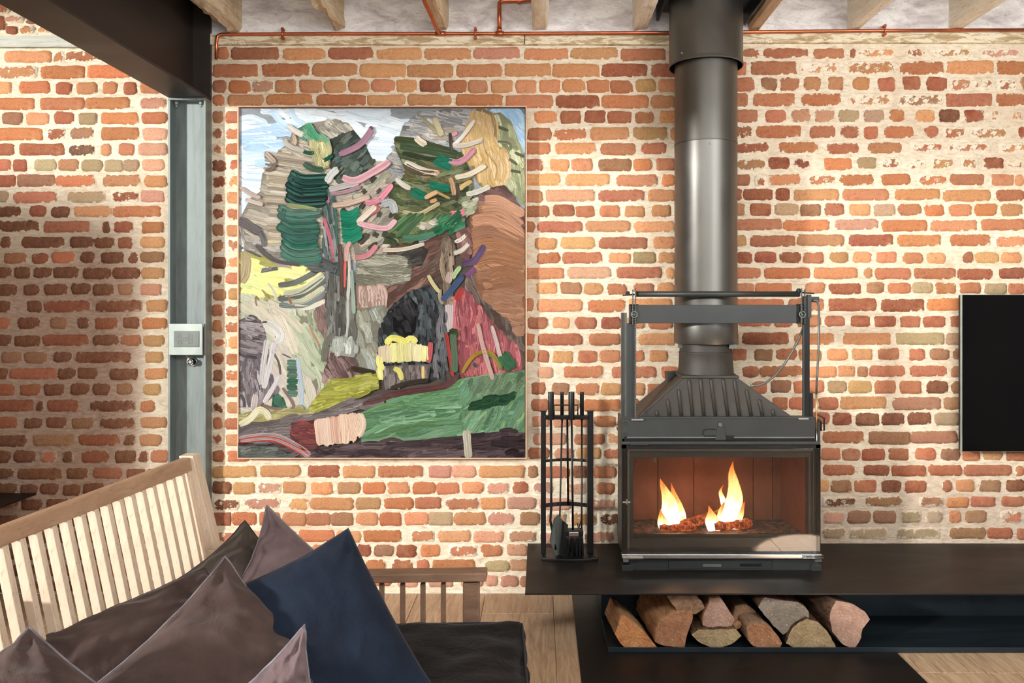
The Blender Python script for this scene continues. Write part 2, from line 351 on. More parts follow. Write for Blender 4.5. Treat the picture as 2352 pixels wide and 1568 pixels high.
# ---------------------------------------------------------------- brick wall
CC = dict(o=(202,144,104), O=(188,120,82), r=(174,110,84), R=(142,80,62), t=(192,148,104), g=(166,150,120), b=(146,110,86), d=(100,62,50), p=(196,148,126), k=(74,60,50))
MAIN = '''
124 28 488 1534|500-527r 532-641r 650-748o 755-857r 866-968o 974-1082o 1088-1194p 1204-1306o 1311-1419t 1426-1528r
122 24 1700 2360|1700-1744rw 1753-1855r 1869-1938o 1954-1965r 1970-2055ow 2081-2124rw 2144-2230tw 2252-2343pw
162 31 488 1595|489-593r 602-711O 718-821o 827-932o 935-1042o 1049-1153o 1160-1266o 1270-1376o 1382-1486R 1496-1595r
156 32 1680 2365|1690-1715r 1724-1829r 1836-1927ow 1948-2056ow 2066-2168O 2174-2281t 2289-2360O
198 30 488 1560|489-519r 526-575O 580-629pw 634-679o 689-740o 745-794o 801-847o 854-906o 910-957o 964-1012R 1020-1071O 1075-1119o 1128-1177o 1185-1231o 1240-1286o 1292-1344o 1348-1399O 1402-1454O 1460-1505t 1512-1560o
193 32 1680 2355|1680-1732r 1747-1785b 1790-1836r 1847-1884o 1901-1937o 1959-1997o 2016-2056r 2074-2113r 2128-2174R 2182-2228ow 2238-2278ow 2290-2335rw 2342-2380o
230 26 488 1162|489-515r 524-605o 612-719O 728-840O 845-932o 937-1037o 1048-1155O
234 31 1161 1550|1163-1270o 1276-1377R 1382-1490O 1495-1550o
230 31 1680 2360|1680-1717r 1730-1826r 1840-1934O 1948-2053ow 2062-2166bw 2171-2278r 2285-2360O
269 28 1205 1560|1228-1279o 1288-1334r 1343-1390R 1396-1449r 1458-1502O 1516-1560o
266 30 1680 2360|1680-1740r 1757-1805r 1818-1861p 1869-1916p 1925-1972g 1983-2030g 2042-2077O 2101-2146o 2156-2203d 2214-2260R 2272-2297ow 2321-2349ow
307 30 1200 1560|1212-1266r 1271-1348rw 1356-1445t 1454-1532t 1539-1560o
304 29 1680 2360|1680-1728Rw 1737-1839O 1859-1919r 1931-1973r 1984-2016r 2030-2096O 2121-2155r 2166-2216rw 2228-2313ow 2339-2370R
342 28 1200 1530|1200-1265r 1275-1370t 1380-1460r 1473-1530r
340 26 1680 2360|1680-1768Rw 1787-1880O 1897-1972r 1994-2071o 2087-2164rw 2175-2274rw 2293-2360ow
378 29 1200 1550|1200-1247r 1262-1307o 1313-1361o 1375-1450b 1455-1497O 1507-1550r
376 28 1680 2360|1689-1757bw 1765-1813R 1824-1864Rw 1893-1956O 1966-2012g 2020-2068rw 2086-2125rw 2137-2191tw 2206-2247ow 2259-2304R 2311-2352rw
414 28 1200 1550|1200-1287t 1299-1400t 1415-1510o 1520-1550O
413 27 1680 2352|1689-1722r 1733-1760rw 1765-1836o 1853-1918rw 1928-2005O 2023-2090O 2106-2174Ow 2182-2260r 2277-2328o 2331-2352o
450 28 1200 1550|1200-1247o 1254-1365p 1374-1480r 1489-1550o
448 27 1680 2352|1680-1703R 1707-1775R 1781-1813R 1823-1926o 1935-2040o 2054-2158o 2166-2275o 2287-2352r
485 27 1200 1540|1200-1261r 1271-1318R 1322-1365r 1378-1424o 1435-1481o 1497-1540o
482 28 1680 2350|1680-1710b 1723-1770R 1779-1833g 1837-1886b 1892-1938r 1951-1998o 2006-2057g 2063-2115r 2122-2168O 2180-2231o 2239-2289O 2298-2348t
521 26 1200 1550|1200-1228r 1234-1339r 1345-1449t 1456-1550o
517 26 1680 2352|1680-1795r 1799-1905O 1917-2016p 2026-2129O 2136-2243o 2253-2352r
558 28 1200 1550|1230-1278t 1288-1366t 1377-1486r 1501-1550o
553 27 1680 2352|1689-1715t 1724-1827r 1831-1938t 1950-2050R 2062-2160O 2181-2275O 2285-2352ow
593 26 1200 1550|1234-1287O 1292-1383r 1397-1449o 1455-1505g 1511-1550t
592 26 1680 2352|1691-1727R 1733-1783R 1791-1839R 1844-1892r 1904-1947o 1959-2001o 2012-2058o 2072-2119o 2128-2171o 2211-2235r 2239-2293t 2298-2345o
627 27 1200 1550|1200-1295o 1304-1404p 1416-1520r 1529-1550t
628 26 1680 2352|1680-1745r 1755-1859O 1869-1968o 1984-2003o 2010-2091r 2100-2193r 2200-2279R 2296-2352R
663 27 1200 1550|1233-1280t 1288-1335b 1341-1385t 1395-1439r 1455-1502r 1509-1550o
662 26 1680 2352|1691-1732o 1735-1819O 1849-1895o 1905-1977R 1990-2030b 2039-2091r 2094-2142g 2148-2195O 2204-2252O 2261-2312g 2316-2352r
701 30 1200 1550|1200-1226r 1234-1338o 1350-1436O 1444-1545o
700 30 1680 2352|1689-1800r 1810-1892r 1902-2012R 2023-2122R 2129-2235O 2243-2352r
742 27 1200 1550|1212-1257r 1270-1309o 1321-1371r 1381-1427R 1436-1480o 1490-1545r
738 26 1680 2352|1693-1772r 1778-1820r 1830-1885o 1895-1940r 1955-1997R 2006-2056R 2067-2113r 2120-2171R 2182-2230r
780 28 1200 1560|1200-1228r 1236-1337r 1353-1425r 1466-1553o
777 28 1680 2352|1690-1697o 1705-1811R 1824-1915o 1937-2045o 2058-2168g 2173-2250g
818 28 1200 1545|1200-1228r 1235-1262r 1269-1316t 1327-1372r 1377-1425o 1440-1480r 1493-1534o
814 27 1680 2352|1682-1715r 1732-1774b 1783-1831r 1835-1885o 1900-1946o 1957-2003o 2017-2065r 2089-2124r 2135-2180b 2188-2230b
855 27 1200 1560|1236-1270p 1295-1384r 1405-1507r 1519-1558r
853 26 1700 2352|1705-1742r 1744-1844r 1857-1920o 1925-1962o 1970-1992b 1997-2078r 2089-2175r 2185-2240b
893 28 1200 1533|1220-1252r 1268-1307b 1323-1376r 1380-1426o 1433-1482o 1487-1533r
888 30 1720 2352|1727-1761r 1770-1817b 1824-1844r 1857-1892r 1900-1944g 1948-2001t 2008-2056r 2067-2116r 2127-2177d 2186-2235b
930 28 1200 1470|1220-1260r 1268-1330p 1340-1426O 1430-1470r
926 29 1760 2352|1773-1808r 1813-1872r 1880-1924r 1929-2036o 2050-2160b 2168-2250b
967 27 1200 1440|1222-1262p 1270-1310p 1318-1355r 1364-1414o
962 29 1840 2352|1860-1905r 1913-1955R 1966-2019d 2023-2076d 2085-2138d 2146-2204g
1009 26 1200 1440|1225-1300p 1320-1390r
1005 29 1860 2352|1890-1984r 1995-2089b 2091-2199b
1041 25 1200 1440|1215-1262r 1275-1318p 1325-1380t
1043 28 1860 2352|1885-1930r 1979-2032R 2041-2087r 2102-2149r 2160-2204b 2210-2250r
1083 28 488 1440|489-589t 598-691o 707-781R 788-861o 868-971r 986-1036p 1037-1092p 1101-1205o 1213-1235b 1243-1310r 1362-1415r
1080 25 1860 2352|1890-1962r 1984-2041R 2047-2127R 2133-2208r 2215-2322r 2331-2352r
1120 28 488 1440|489-531d 535-586t 591-645pw 650-702t 715-764o 776-827t 833-885O 890-940o 948-1000O 1002-1055r 1061-1110o 1119-1170pw 1177-1211r 1225-1270pw 1300-1345pw 1370-1410r
1116 28 1860 2352|1907-1955b 1962-2012r 2025-2069d 2078-2127R 2164-2186r 2195-2237o 2250-2298b 2311-2352d
1156 28 488 1440|490-550dw 563-643pw 662-710ow 713-812o 818-875t 883-949O 954-1013r 1023-1100rw 1104-1161o 1165-1231p 1240-1310p 1350-1410pw
1152 24 1860 2352|1888-1966dw 1988-2072bw 2110-2165bw 2175-2224O 2230-2285r 2300-2352r
1191 31 488 1440|487-532R 534-590O 596-644r 650-703o 703-759r 761-812b 818-868o 872-922O 929-984o 985-1039g 1042-1116o 1119-1180pw 1194-1240b 1252-1300pw 1310-1370tw
1187 29 1860 2352|1890-1940pw 1946-1999b 2006-2058b 2068-2115gw 2125-2164gw 2180-2208r 2217-2265b 2298-2345rw
1231 27 488 1440|560-640p 650-680r 687-767O 773-829o 835-922O 945-998ow 1007-1080t 1088-1156p 1168-1231pw 1240-1330pw 1340-1410pw
1225 26 1860 2352|1888-1942gw 1950-2040gw 2060-2160gw 2182-2263b 2267-2325R 2334-2360r
1264 28 488 1230|500-560r 600-650b 716-770r 780-815o 822-851R 860-905b 911-956R 966-1012O 1031-1095rw 1105-1153r 1164-1212p
1298 27 488 1230|520-620r 640-720r 730-830o 840-885O 900-949rw 959-985r 994-1090O 1115-1170g 1172-1214p
1334 26 488 1235|860-900r 915-960p 985-1040p 1060-1108p 1115-1143p 1151-1190p
'''
LEFT = '''
130 27 -10 260|11-120o 121-149rw 150-260rw
165 31 -10 306|-20-87ow 94-196O 201-300O
202 29 -10 385|-20-27o 45-115O 129-166R 176-224o 236-269o 286-314R 323-384o
237 28 -10 385|-20-80O 92-194r 196-300O 322-383pw
272 28 -10 385|6-52b 62-112o 125-171R 181-224g 233-319O 327-384O
307 29 -10 385|-20-98O 110-150Rw 162-216bw 233-320O 328-384p
344 28 -10 385|-20-34R 46-148R 158-219kw 233-255o 274-310r 318-384p
380 28 -10 385|-20-24r 31-61R 80-130g 135-181b 188-236g 241-283g 284-319g 327-378p
416 28 -10 385|-20-36R 41-128b 129-221O 237-324o 332-384o
452 27 -10 385|-20-20g 32-131r 157-242g 256-318Rw 323-378p
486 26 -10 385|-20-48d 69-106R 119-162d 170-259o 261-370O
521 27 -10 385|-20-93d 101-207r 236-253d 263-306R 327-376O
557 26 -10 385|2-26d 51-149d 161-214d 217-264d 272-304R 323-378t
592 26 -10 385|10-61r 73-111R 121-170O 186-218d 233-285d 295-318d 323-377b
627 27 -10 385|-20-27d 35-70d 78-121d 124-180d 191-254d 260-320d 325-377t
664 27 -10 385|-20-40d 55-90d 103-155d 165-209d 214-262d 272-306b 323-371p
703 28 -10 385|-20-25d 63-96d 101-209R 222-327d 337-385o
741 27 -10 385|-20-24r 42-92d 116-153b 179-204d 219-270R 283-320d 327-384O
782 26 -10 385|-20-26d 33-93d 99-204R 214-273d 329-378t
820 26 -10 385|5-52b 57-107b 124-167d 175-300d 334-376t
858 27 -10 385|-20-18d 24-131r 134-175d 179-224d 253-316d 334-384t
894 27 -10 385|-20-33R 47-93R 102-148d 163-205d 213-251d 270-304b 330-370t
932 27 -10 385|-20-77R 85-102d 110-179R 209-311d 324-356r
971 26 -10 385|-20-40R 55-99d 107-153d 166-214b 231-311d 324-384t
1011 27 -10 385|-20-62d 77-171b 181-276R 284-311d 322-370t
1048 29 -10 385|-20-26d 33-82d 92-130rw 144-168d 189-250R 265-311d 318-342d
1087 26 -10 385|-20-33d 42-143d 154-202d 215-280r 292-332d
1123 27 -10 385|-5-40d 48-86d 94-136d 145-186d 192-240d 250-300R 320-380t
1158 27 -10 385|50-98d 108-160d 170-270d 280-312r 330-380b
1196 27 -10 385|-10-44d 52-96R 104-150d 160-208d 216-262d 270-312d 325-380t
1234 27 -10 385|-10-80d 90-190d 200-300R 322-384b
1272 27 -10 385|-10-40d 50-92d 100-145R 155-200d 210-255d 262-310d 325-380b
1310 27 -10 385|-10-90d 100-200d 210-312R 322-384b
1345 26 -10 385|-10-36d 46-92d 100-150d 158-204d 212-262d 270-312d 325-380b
'''
def parse(txt):
    out = []
    for ln in txt.strip().splitlines():
        hd, bs = ln.split('|'); y, h, a, b = map(int, hd.split()); lst = []
        for tkn in bs.split():
            w = tkn.endswith('w'); tk = tkn[:-1] if w else tkn; c = tk[-1]; tk = tk[:-1]
            i = tk.index('-', 1); lst.append((int(tk[:i]), int(tk[i+1:]), c, w))
        out.append((y, h, a, b, sorted(lst)))
    return out
def fill(rows, limit_left=None):
    res = []
    for y, h, a, b, lst in rows:
        ws = [q[1]-q[0] for q in lst]; unit = 100 if sum(ws)/max(1, len(ws)) > 66 else 46
        cur = a
        for x0, x1, c, w in lst+[(b+10, b+10, None, 0)]:
            gap = x0-cur
            if gap > 44:
                n = max(1, round(gap/(unit+9))); wd = gap/n
                for k in range(n): res.append((cur+k*wd+5, cur+(k+1)*wd-4, y, h, random.choice('orrbdRt') if y > 700 else random.choice('oOrrt'), random.random() < .3))
            if c: res.append((x0, x1, y, h, c, w)); cur = x1
    return res
def brick_geo(x0, x1, z0, z1, pr, seed, y=0.):
    """outline ring at the mortar, arris ring, face ring -> verts, faces, edge values"""
    w, h = x1-x0, z1-z0; cx, cz = (x0+x1)/2, (z0+z1)/2; rr = random.Random(seed)
    nx = 7 if w > .14 else 4; rc = rr.uniform(.008, .015)
    pts = []
    for i in range(nx): pts.append((x0+rc+(w-2*rc)*i/(nx-1), z0))
    pts += [(x1, z0+rc*.9), (x1+.001, cz), (x1, z1-rc*.9)]
    for i in range(nx): pts.append((x1-rc-(w-2*rc)*i/(nx-1), z1))
    pts += [(x0, z1-rc*.9), (x0-.001, cz), (x0, z0+rc*.9)]
    j = .0036; pts = [(px+rr.uniform(-j, j)*.9, pz+rr.uniform(-j, j)*.7) for px, pz in pts]; n = len(pts)
    inset = .0075; vs = []; ed = []
    tx, tz = rr.uniform(-.010, .010), rr.uniform(-.02, .02)
    for k, (dy, ins, e) in enumerate(((.006, 0, 0.), (-pr*.75, inset*.7, .36), (-pr-.0006, inset*2.6, 1.))):
        for px, pz in pts:
            sx, sz = (cx-px), (cz-pz); qx = px+math.copysign(min(abs(sx), ins), sx) if abs(sx) > 1e-6 else px
            qz = pz+math.copysign(min(abs(sz), ins), sz)
            vs.append((qx, y+dy+((qx-cx)*tx+(qz-cz)*tz if k else 0), qz)); ed.append(e)
    fs = []
    for k in range(2):
        for i in range(n): fs.append((k*n+i, k*n+(i+1) % n, (k+1)*n+(i+1) % n, (k+1)*n+i))
    fs.append([2*n+i for i in range(n)])
    return vs, fs, ed
def brick_col(c, y, seed):
    rr = random.Random(seed); b = CC[c]; k = rr.uniform(.88, 1.1); return rgba(tuple(min(255, v*k*rr.uniform(.96, 1.04)) for v in b))
def mesh_attrs(me, cols, edges, smears):
    me.polygons.foreach_set('use_smooth', [True]*len(me.polygons))
    ca = me.color_attributes.new('Col', 'FLOAT_COLOR', 'POINT'); ca.data.foreach_set('color', np.array(cols, 'f').ravel())
    a = me.attributes.new('edge', 'FLOAT', 'POINT'); a.data.foreach_set('value', np.array(edges, 'f'))
    a = me.attributes.new('smear', 'FLOAT', 'POINT'); a.data.foreach_set('value', np.array(smears, 'f'))
    a = me.attributes.new('shade', 'FLOAT', 'POINT'); a.data.foreach_set('value', np.array([SHADE[0]]*len(edges) if isinstance(SHADE[0], float) else SHADE[0], 'f'))
def wx(px): return (px-1240)*ZW/F
def wz(py): return CZ+(697-py)*ZW/F
def lay(bricks, wall, most=300):
    bricks = sorted(bricks, key=lambda q: -(min(q[1], 2352)-max(q[0], 0))*q[3]+(1e5 if q[2] > 1240 and 1380 < q[0] < 1880 else 0))
    rest = ([], [], [], [], []); shades = []
    for i, (x0, x1, y, h, c, w) in enumerate(bricks):
        dy = random.uniform(-1.5, 1.5); X0, X1 = wx(x0-2), wx(x1+2); Z0, Z1 = wz(y+h/2+1.7+dy), wz(y-h/2-1.7+dy)
        pr = random.uniform(.0042, .0082); vs, fs, ed = brick_geo(X0, X1, Z0, Z1, pr, i*7+3)
        if random.random() < .3 and c in 'grR' : pr -= .002
        col = brick_col(c, y, i); s = (random.uniform(.42, .6) if w else random.uniform(-.08, .24))
        if x0 > 1700 and y < 420: s += .22
        elif x0 > 1190 and y < 900: s += .05
        if x0 < 320 and y > 400: s += .12
        if c in 'd': s += .05
        SHADE[0] = shade_at((X0+X1)/2, (Z0+Z1)/2)
        if i < most:
            org = Vector(((X0+X1)/2, 0, Z0)); me = bpy.data.meshes.new('brick'); me.from_pydata([tuple(Vector(v)-org) for v in vs], [], fs)
            mesh_attrs(me, [col]*len(vs), ed, [s]*len(vs)); link('brick', me, M['brick'], wall, org)
        else:
            b = len(rest[0]); rest[0].extend(vs); rest[1].extend([[b+k for k in f] for f in fs]); rest[2].extend([col]*len(vs)); rest[3].extend(ed); rest[4].extend([s]*len(vs)); shades.extend([SHADE[0]]*len(vs))
    if rest[0]:
        SHADE[0] = shades
        me = bpy.data.meshes.new('smaller_bricks'); me.from_pydata(rest[0], [], rest[1]); mesh_attrs(me, rest[2], rest[3], rest[4])
        o = link('smaller_bricks', me, M['brick'], wall); o['kind'] = 'stuff'
def shade_at(x, z):  # strength of the shade painted into the mortar at a wall point
    px = 1240+x*F/ZW; py = 697-(z-CZ)*F/ZW; nz_ = noise.noise(Vector((x*3, 5, z*3)))*.35
    o1 = min(1, max(0, (330-px)/60+.4))*min(1, max(0, (py-400)/260+nz_)) if px < 345 else 0
    o2 = min(1, max(0, (py-1040)/140+nz_))*.55 if px > 1800 else 0
    return float(max(o1, o2))
SHADE = [0.]
def mortar_bed(name, px0, px1, py0, py1, wall, step=.010, amp=.0052):
    x0, x1, z0, z1 = wx(px0), wx(px1), wz(py1), wz(py0)
    nx = int((x1-x0)/step)+1; nz = int((z1-z0)/step)+1
    xs = np.linspace(x0, x1, nx); zs = np.linspace(z0, z1, nz); vs = []; shade = []
    for z in zs:
        for x in xs:
            v = Vector((x*9, 3, z*17)); d = noise.noise(v)*.55+noise.noise(v*3.1)*.45+.25*noise.noise(v*8)
            vs.append((x, -d*amp-.0012, z))
            shade.append(shade_at(x, z))
    fs = [(j*nx+i, j*nx+i+1, (j+1)*nx+i+1, (j+1)*nx+i) for j in range(nz-1) for i in range(nx-1)]
    me = bpy.data.meshes.new(name); me.from_pydata(vs, [], fs); a = me.attributes.new('shade', 'FLOAT', 'POINT'); a.data.foreach_set('value', np.array(shade, 'f'))
    me.polygons.foreach_set('use_smooth', [True]*len(fs)); return link(name, me, M['mortar'], wall)
wb = struct(bpy.data.objects.new('wall_back', None)); COL.objects.link(wb)
wl = struct(bpy.data.objects.new('wall_alcove', None)); COL.objects.link(wl)
mortar_bed('lime_pointing', 484, 2400, 96, 1362, wb)
mortar_bed('lime_pointing', -240, 412, 70, 1362, wl)
MB().box((FLX[0], .006, 0), (FLX[1], .2, HC+.1)).build('wall_core', M['mortar'], wb)['kind'] = 'structure'
mainb = fill(parse(MAIN))
for y in range(269, 1050, 37):       # strip between the steel column and the painting
    hd = (y//37) % 2; r0 = random.uniform(-4, 6)
    mainb.append((489, 514+r0, y, 27, random.choice('rdbR'), random.random() < .4)); mainb.append((521+r0, 572, y, 27, random.choice('orrt'), random.random() < .45))
lay(mainb, wb); 
leftb = fill(parse(LEFT))
leftb += [(-8, 12, 54, 30, 'R', 0), (14, 40, 71, 18, 'R', 0), (46, 78, 68, 20, 'o', 1), (-5, 20, 18, 24, 'r', 1), (88, 116, 70, 14, 't', 1), (12, 52, 44, 14, 'p', 1), (60, 100, 50, 12, 'b', 1)]
lay(leftb, wl)
for x0 in range(2370, 3160, 110):    # a few courses past the frame edge, in plain sight from one step aside
    pass
# plaster between the joists, wall plate
MB().box((wx(484), -.004, wz(80)), (wx(2420), .03, HC)).build('upper_plaster', M['plaster'], wb)['kind'] = 'structure'
tr = struct(bpy.data.objects.new('trim_1', None)); COL.objects.link(tr)
for a, b, c, d in ((486, 1204, 80, 105), (1206, 1560, 84, 105), (1680, 2420, 76, 101), (-240, 260, 85, 111)):
    o = MB().box((wx(a), -.022, wz(d)), (wx(b), .01, wz(c))).build('wall_plate_timber', M['rail'] if a < 0 else M['plate'], tr, .004)
tp = MB().box((wx(320), -.016, 0), (wx(326), .0, wz(230)))
# ---------------------------------------------------------------- joists
def joist(px0, px1, name, label, mat, y1=-4.9, rough=.006, zb=2.936, seed=1):
    X0, X1 = wx(px0), wx(px1); ny = 90; vs = []; fs = []
    ring = [(0, 1), (0, .5), (0, .12), (.15, 0), (.5, 0), (.85, 0), (1, .12), (1, .5), (1, 1)]
    n = len(ring)
    for i in range(ny):
        y = -.002+(y1+.002)*(i/(ny-1))**1.6
        for k, (u, w) in enumerate(ring):
            q = Vector((u*3+seed*9, y*3, w*3)); d = noise.noise(q)*rough*1.6+noise.noise(Vector((u*9+seed, y*22, w*9)))*rough*.8
            vs.append((X0+(X1-X0)*u+d*(1 if 0 < u < 1 else .7), y, zb+(HC-zb)*w+(d if w < .9 else 0)))
    for i in range(ny-1):
        for k in range(n-1): fs.append((i*n+k, i*n+k+1, (i+1)*n+k+1, (i+1)*n+k))
    fs.append(list(range(n))); fs.append([(ny-1)*n+k for k in range(n)])
    org = Vector(((X0+X1)/2, y1, zb)); me = bpy.data.meshes.new(name); me.from_pydata([tuple(Vector(v)-org) for v in vs], [], fs)
    o = link(name, me, mat, None, org); return props(o, label, 'joist', 'ceiling joists')
JL = [(520, 557, 'rough grey-brown ceiling joist beside the black steel beam', 'joist', .012),
      (762, 792, 'jagged-edged ceiling joist, second from the steel beam', 'joist', .012),
      (998, 1030, 'ceiling joist with a copper pipe running along it', 'joist', .007),
      (1222, 1258, 'ceiling joist right of the short copper branch pipe', 'joist_white', .005),
      (1452, 1489, 'pale ceiling joist just left of the flue', 'joist_white', .006),
      (1716, 1746, 'cleaner timber joist just right of the flue', 'joist_clean', .002),
      (1945, 1974, 'whitened ceiling joist above the clip of the right copper pipe', 'joist_white', .005),
      (2178, 2208, 'rightmost whitened ceiling joist, near the right edge', 'joist_white', .005)]
for i, (a, b, lb, m, r) in enumerate(JL): joist(a, b, 'ceiling_joist', lb, M[m], rough=r, seed=i, zb=2.936 if i else 2.93)
# ---------------------------------------------------------------- copper pipes
cp = thing('copper_pipe', (-.9, -.04, 2.9), 'long horizontal copper pipe clipped along the top of the brick wall', 'pipe')
def wp(px, py, off=.035): return P(px, py, ZW-off)
p = [wp(497, 136), wp(497, 98), wp(499, 84), wp(508, 78.5), wp(700, 77.5), wp(1147, 77), wp(1600, 74.5), wp(2031, 70), wp(2400, 68)]
MB().tube(p, .0085, 14).build('main_pipe', M['copper'], cp)
b0 = wp(1147, 76)
MB().tube([b0, wp(1147, 30), wp(1147, 8), wp(1151, 3), wp(1158, 1.5), wp(1196, 1.5), wp(1280, -8)], .011, 14).build('branch_pipe', M['copper'], cp)
for q_ in ((wp(1147, 74), wp(1147, 64), .0135), (wp(1138, 77), wp(1157, 77), .0125), (wp(1192, 8), wp(1192, -4), .010)): MB().cyl(*q_).build('pipe_fitting', M['copper'], cp)
q0 = wp(1012, 78); q1 = Vector((wx(1002)-.012, -.9, 2.925))
MB().tube([q0, q0+Vector((-.01, -.05, .004)), q1], .0095, 12).build('joist_pipe', M['copper'], cp)
MB().cyl(wp(1000, 77), wp(1024, 77), .0125).build('pipe_fitting', M['copper'], cp)
for x, y in ((650, 77.5), (1092, 77), (2031, 70)):
    c = wp(x, y); mb = MB()
    mb.tube([c+Vector((0, -.0095, .016)), c+Vector((0, -.012, .008)), c+Vector((0, -.013, 0)), c+Vector((0, -.012, -.008)), c+Vector((0, -.0095, -.016))], .004, 8)
    for s in (1, -1): mb.cyl(c+Vector((0, -.012, .022*s)), c+Vector((0, .012, .022*s)), .0085, 10)
    mb.build('pipe_clip', M['copper'], cp)
# ---------------------------------------------------------------- steel beam and column
XL, XR, ZB = -1.905, -1.712, 2.566
bt = thing('steel_beam', (-1.81, -2.4, ZB), 'dark painted steel I-beam running overhead towards the viewer', 'beam')
MB().box((XL, -4.9, ZB), (XR, -.004, ZB+.014)).build('bottom_flange', M['beam'], bt, .002)
MB().box((-1.818, -4.9, ZB+.014), (-1.802, -.02, ZB+.50)).build('web', M['beam'], bt)
MB().box((XL, -4.9, ZB+.50), (XR, -.004, ZB+.515)).build('top_flange', M['beam'], bt, .002)
MB().box((XL, -.02, ZB+.014), (XR+.001, -.003, ZB+.50)).build('end_plate', M['beam'], bt, .001)
ct = thing('steel_column', (-1.81, -.04, 0), 'grey-green steel channel column standing against the brick wall', 'column')
MB().box((XL, -.078, 0), (XL+.011, -.002, ZB-.012)).build('left_flange', M['column'], ct, .0015)
MB().box((XR-.011, -.078, 0), (XR, -.002, ZB-.012)).build('right_flange', M['column'], ct, .0015)
MB().box((XL+.011, -.012, 0), (XR-.011, -.002, ZB-.012)).build('web', M['column'], ct)
MB().box((XL, -.078, ZB-.012), (XR, -.002, ZB)).build('cap_plate', M['column'], ct, .0015)
for px in (405, 462):
    c = P(px, 238, 4.165); MB().cyl(c+Vector((0, 0, .012)), c+Vector((0, 0, -.006)), .011, 6).cyl(c+Vector((0, 0, -.006)), c+Vector((0, 0, -.018)), .006, 10).build('bolt', M['satin'], ct)
sw = thing('switch_plate', P(427, 815, 4.12), 'square metal switch plate with four small buttons on the steel column', 'switch')
a, b = P(388.5, 815, 4.12), P(466, 743, 4.12)
MB().box((a.x, a.y-.006, a.z), (b.x, a.y+.004, b.z)).build('plate', M['satin'], sw, .002)
a2, b2 = P(399, 797, 4.11), P(457, 760, 4.11)
MB().box((a2.x, a.y-.0085, a2.z), (b2.x, a.y-.005, b2.z)).build('button_panel', M['satin_dark'], sw, .0012)
def marks(cx, cy, s):
    c = P(cx, cy, 4.11); mb = MB(); y = a.y-.0088; h = s*4.11/F/2; t = .0011
    for q in ((-h, -h, h, -h+t), (-h, h-t, h, h), (-h, -h, -h+t, h), (h-t, -h, h, h), (-h*.4, -h*.3, h*.4, -h*.3+t), (-h*.4, h*.2, h*.4, h*.2+t)):
        mb.box((c.x+q[0], y, c.z+q[1]), (c.x+q[2], y+.0006, c.z+q[3]))
    return mb
for x, y in ((413, 771), (414, 785), (437, 772), (437, 784)): marks(x, y, 9).build('button_mark', M['ink'], sw)
mb = marks(426, 779, 8); mb.build('button_mark', M['ink'], sw)
ks = thing('key_socket', P(440, 840, 4.19), 'small round chromed socket set in the column below the switch plate', 'socket')
c = P(441, 831, 4.19)
MB().tube([c+Vector((.025*math.cos(t_)*1.0, -.004, .022*math.sin(t_))) for t_ in [i*math.pi/12 for i in range(24)]], .0026, 8, closed=True).build('rim', M['chrome'], ks)
c = P(437, 831, 4.16)
MB().cyl(c+Vector((0, .03, 0)), c, .016, 24).build('barrel', M['black'], ks)
MB().tube([c+Vector((.0145*math.cos(t_), -.001, .0145*math.sin(t_))) for t_ in [i*math.pi/12 for i in range(24)]], .0022, 8, closed=True).build('ring', M['chrome'], ks)
MB().cyl(c+Vector((0, 0, 0)), c+Vector((0, -.003, 0)), .0085, 20).build('keyway', M['satin'], ks, .001)
# ---------------------------------------------------------------- television
tv = thing('television', (2.25+.72, -.05, .76), 'black flat television on the wall at the right edge', 'television')
a, b = P(2208, 1037, 4.12), P(2208, 676, 4.12)
MB().box((a.x+.05, -.052, a.z+.1), (a.x+1.4, -.014, b.z-.1)).build('back_casing', M['tvbody'], tv, .003)
MB().box((a.x, -.083, a.z), (a.x+1.43, -.072, b.z)).build('bezel', M['satin'], tv, .001)
MB().box((a.x+.003, -.072, a.z+.003), (a.x+1.427, -.050, b.z-.003)).build('rear_shell', M['tvbody'], tv, .002)
MB().box((a.x+.006, -.0855, a.z+.002), (a.x+1.426, -.080, b.z-.002)).build('screen', M['tv'], tv, .001)
# ================================================================ painting
ZC = 4.158      # canvas plane
pt = thing('painting', P(877, 1052, ZC), 'large framed oil painting of trees in thick loose brushstrokes, on the brick wall', 'painting')
PX0, PX1, PY0, PY1 = 549, 1206, 249, 1050
def pp(x, y): v = P(x, y, ZC); return v.x, v.z
MB().box((P(PX0, 0, ZC).x, ZC+CY+.0004, P(0, PY1, ZC).z), (P(PX1, 0, ZC).x, -.012, P(0, PY0, ZC).z)).build('canvas', M['canvas'], pt)
fr = [P(545.5, 1053, 4.148), P(1210, 243, 4.148)]
x0, z0, x1, z1 = fr[0].x, fr[0].z, fr[1].x, fr[1].z; yf = 4.148+CY-.004; t_ = .0062
for q in (((x0, z0), (x1, z0+t_)), ((x0, z1-t_), (x1, z1)), ((x0, z0+t_), (x0+t_, z1-t_)), ((x1-t_, z0+t_), (x1, z1-t_))):
    MB().box((q[0][0], yf, q[0][1]), (q[1][0], -.006, q[1][1])).build('frame_batten', M['frame'], pt, .001)
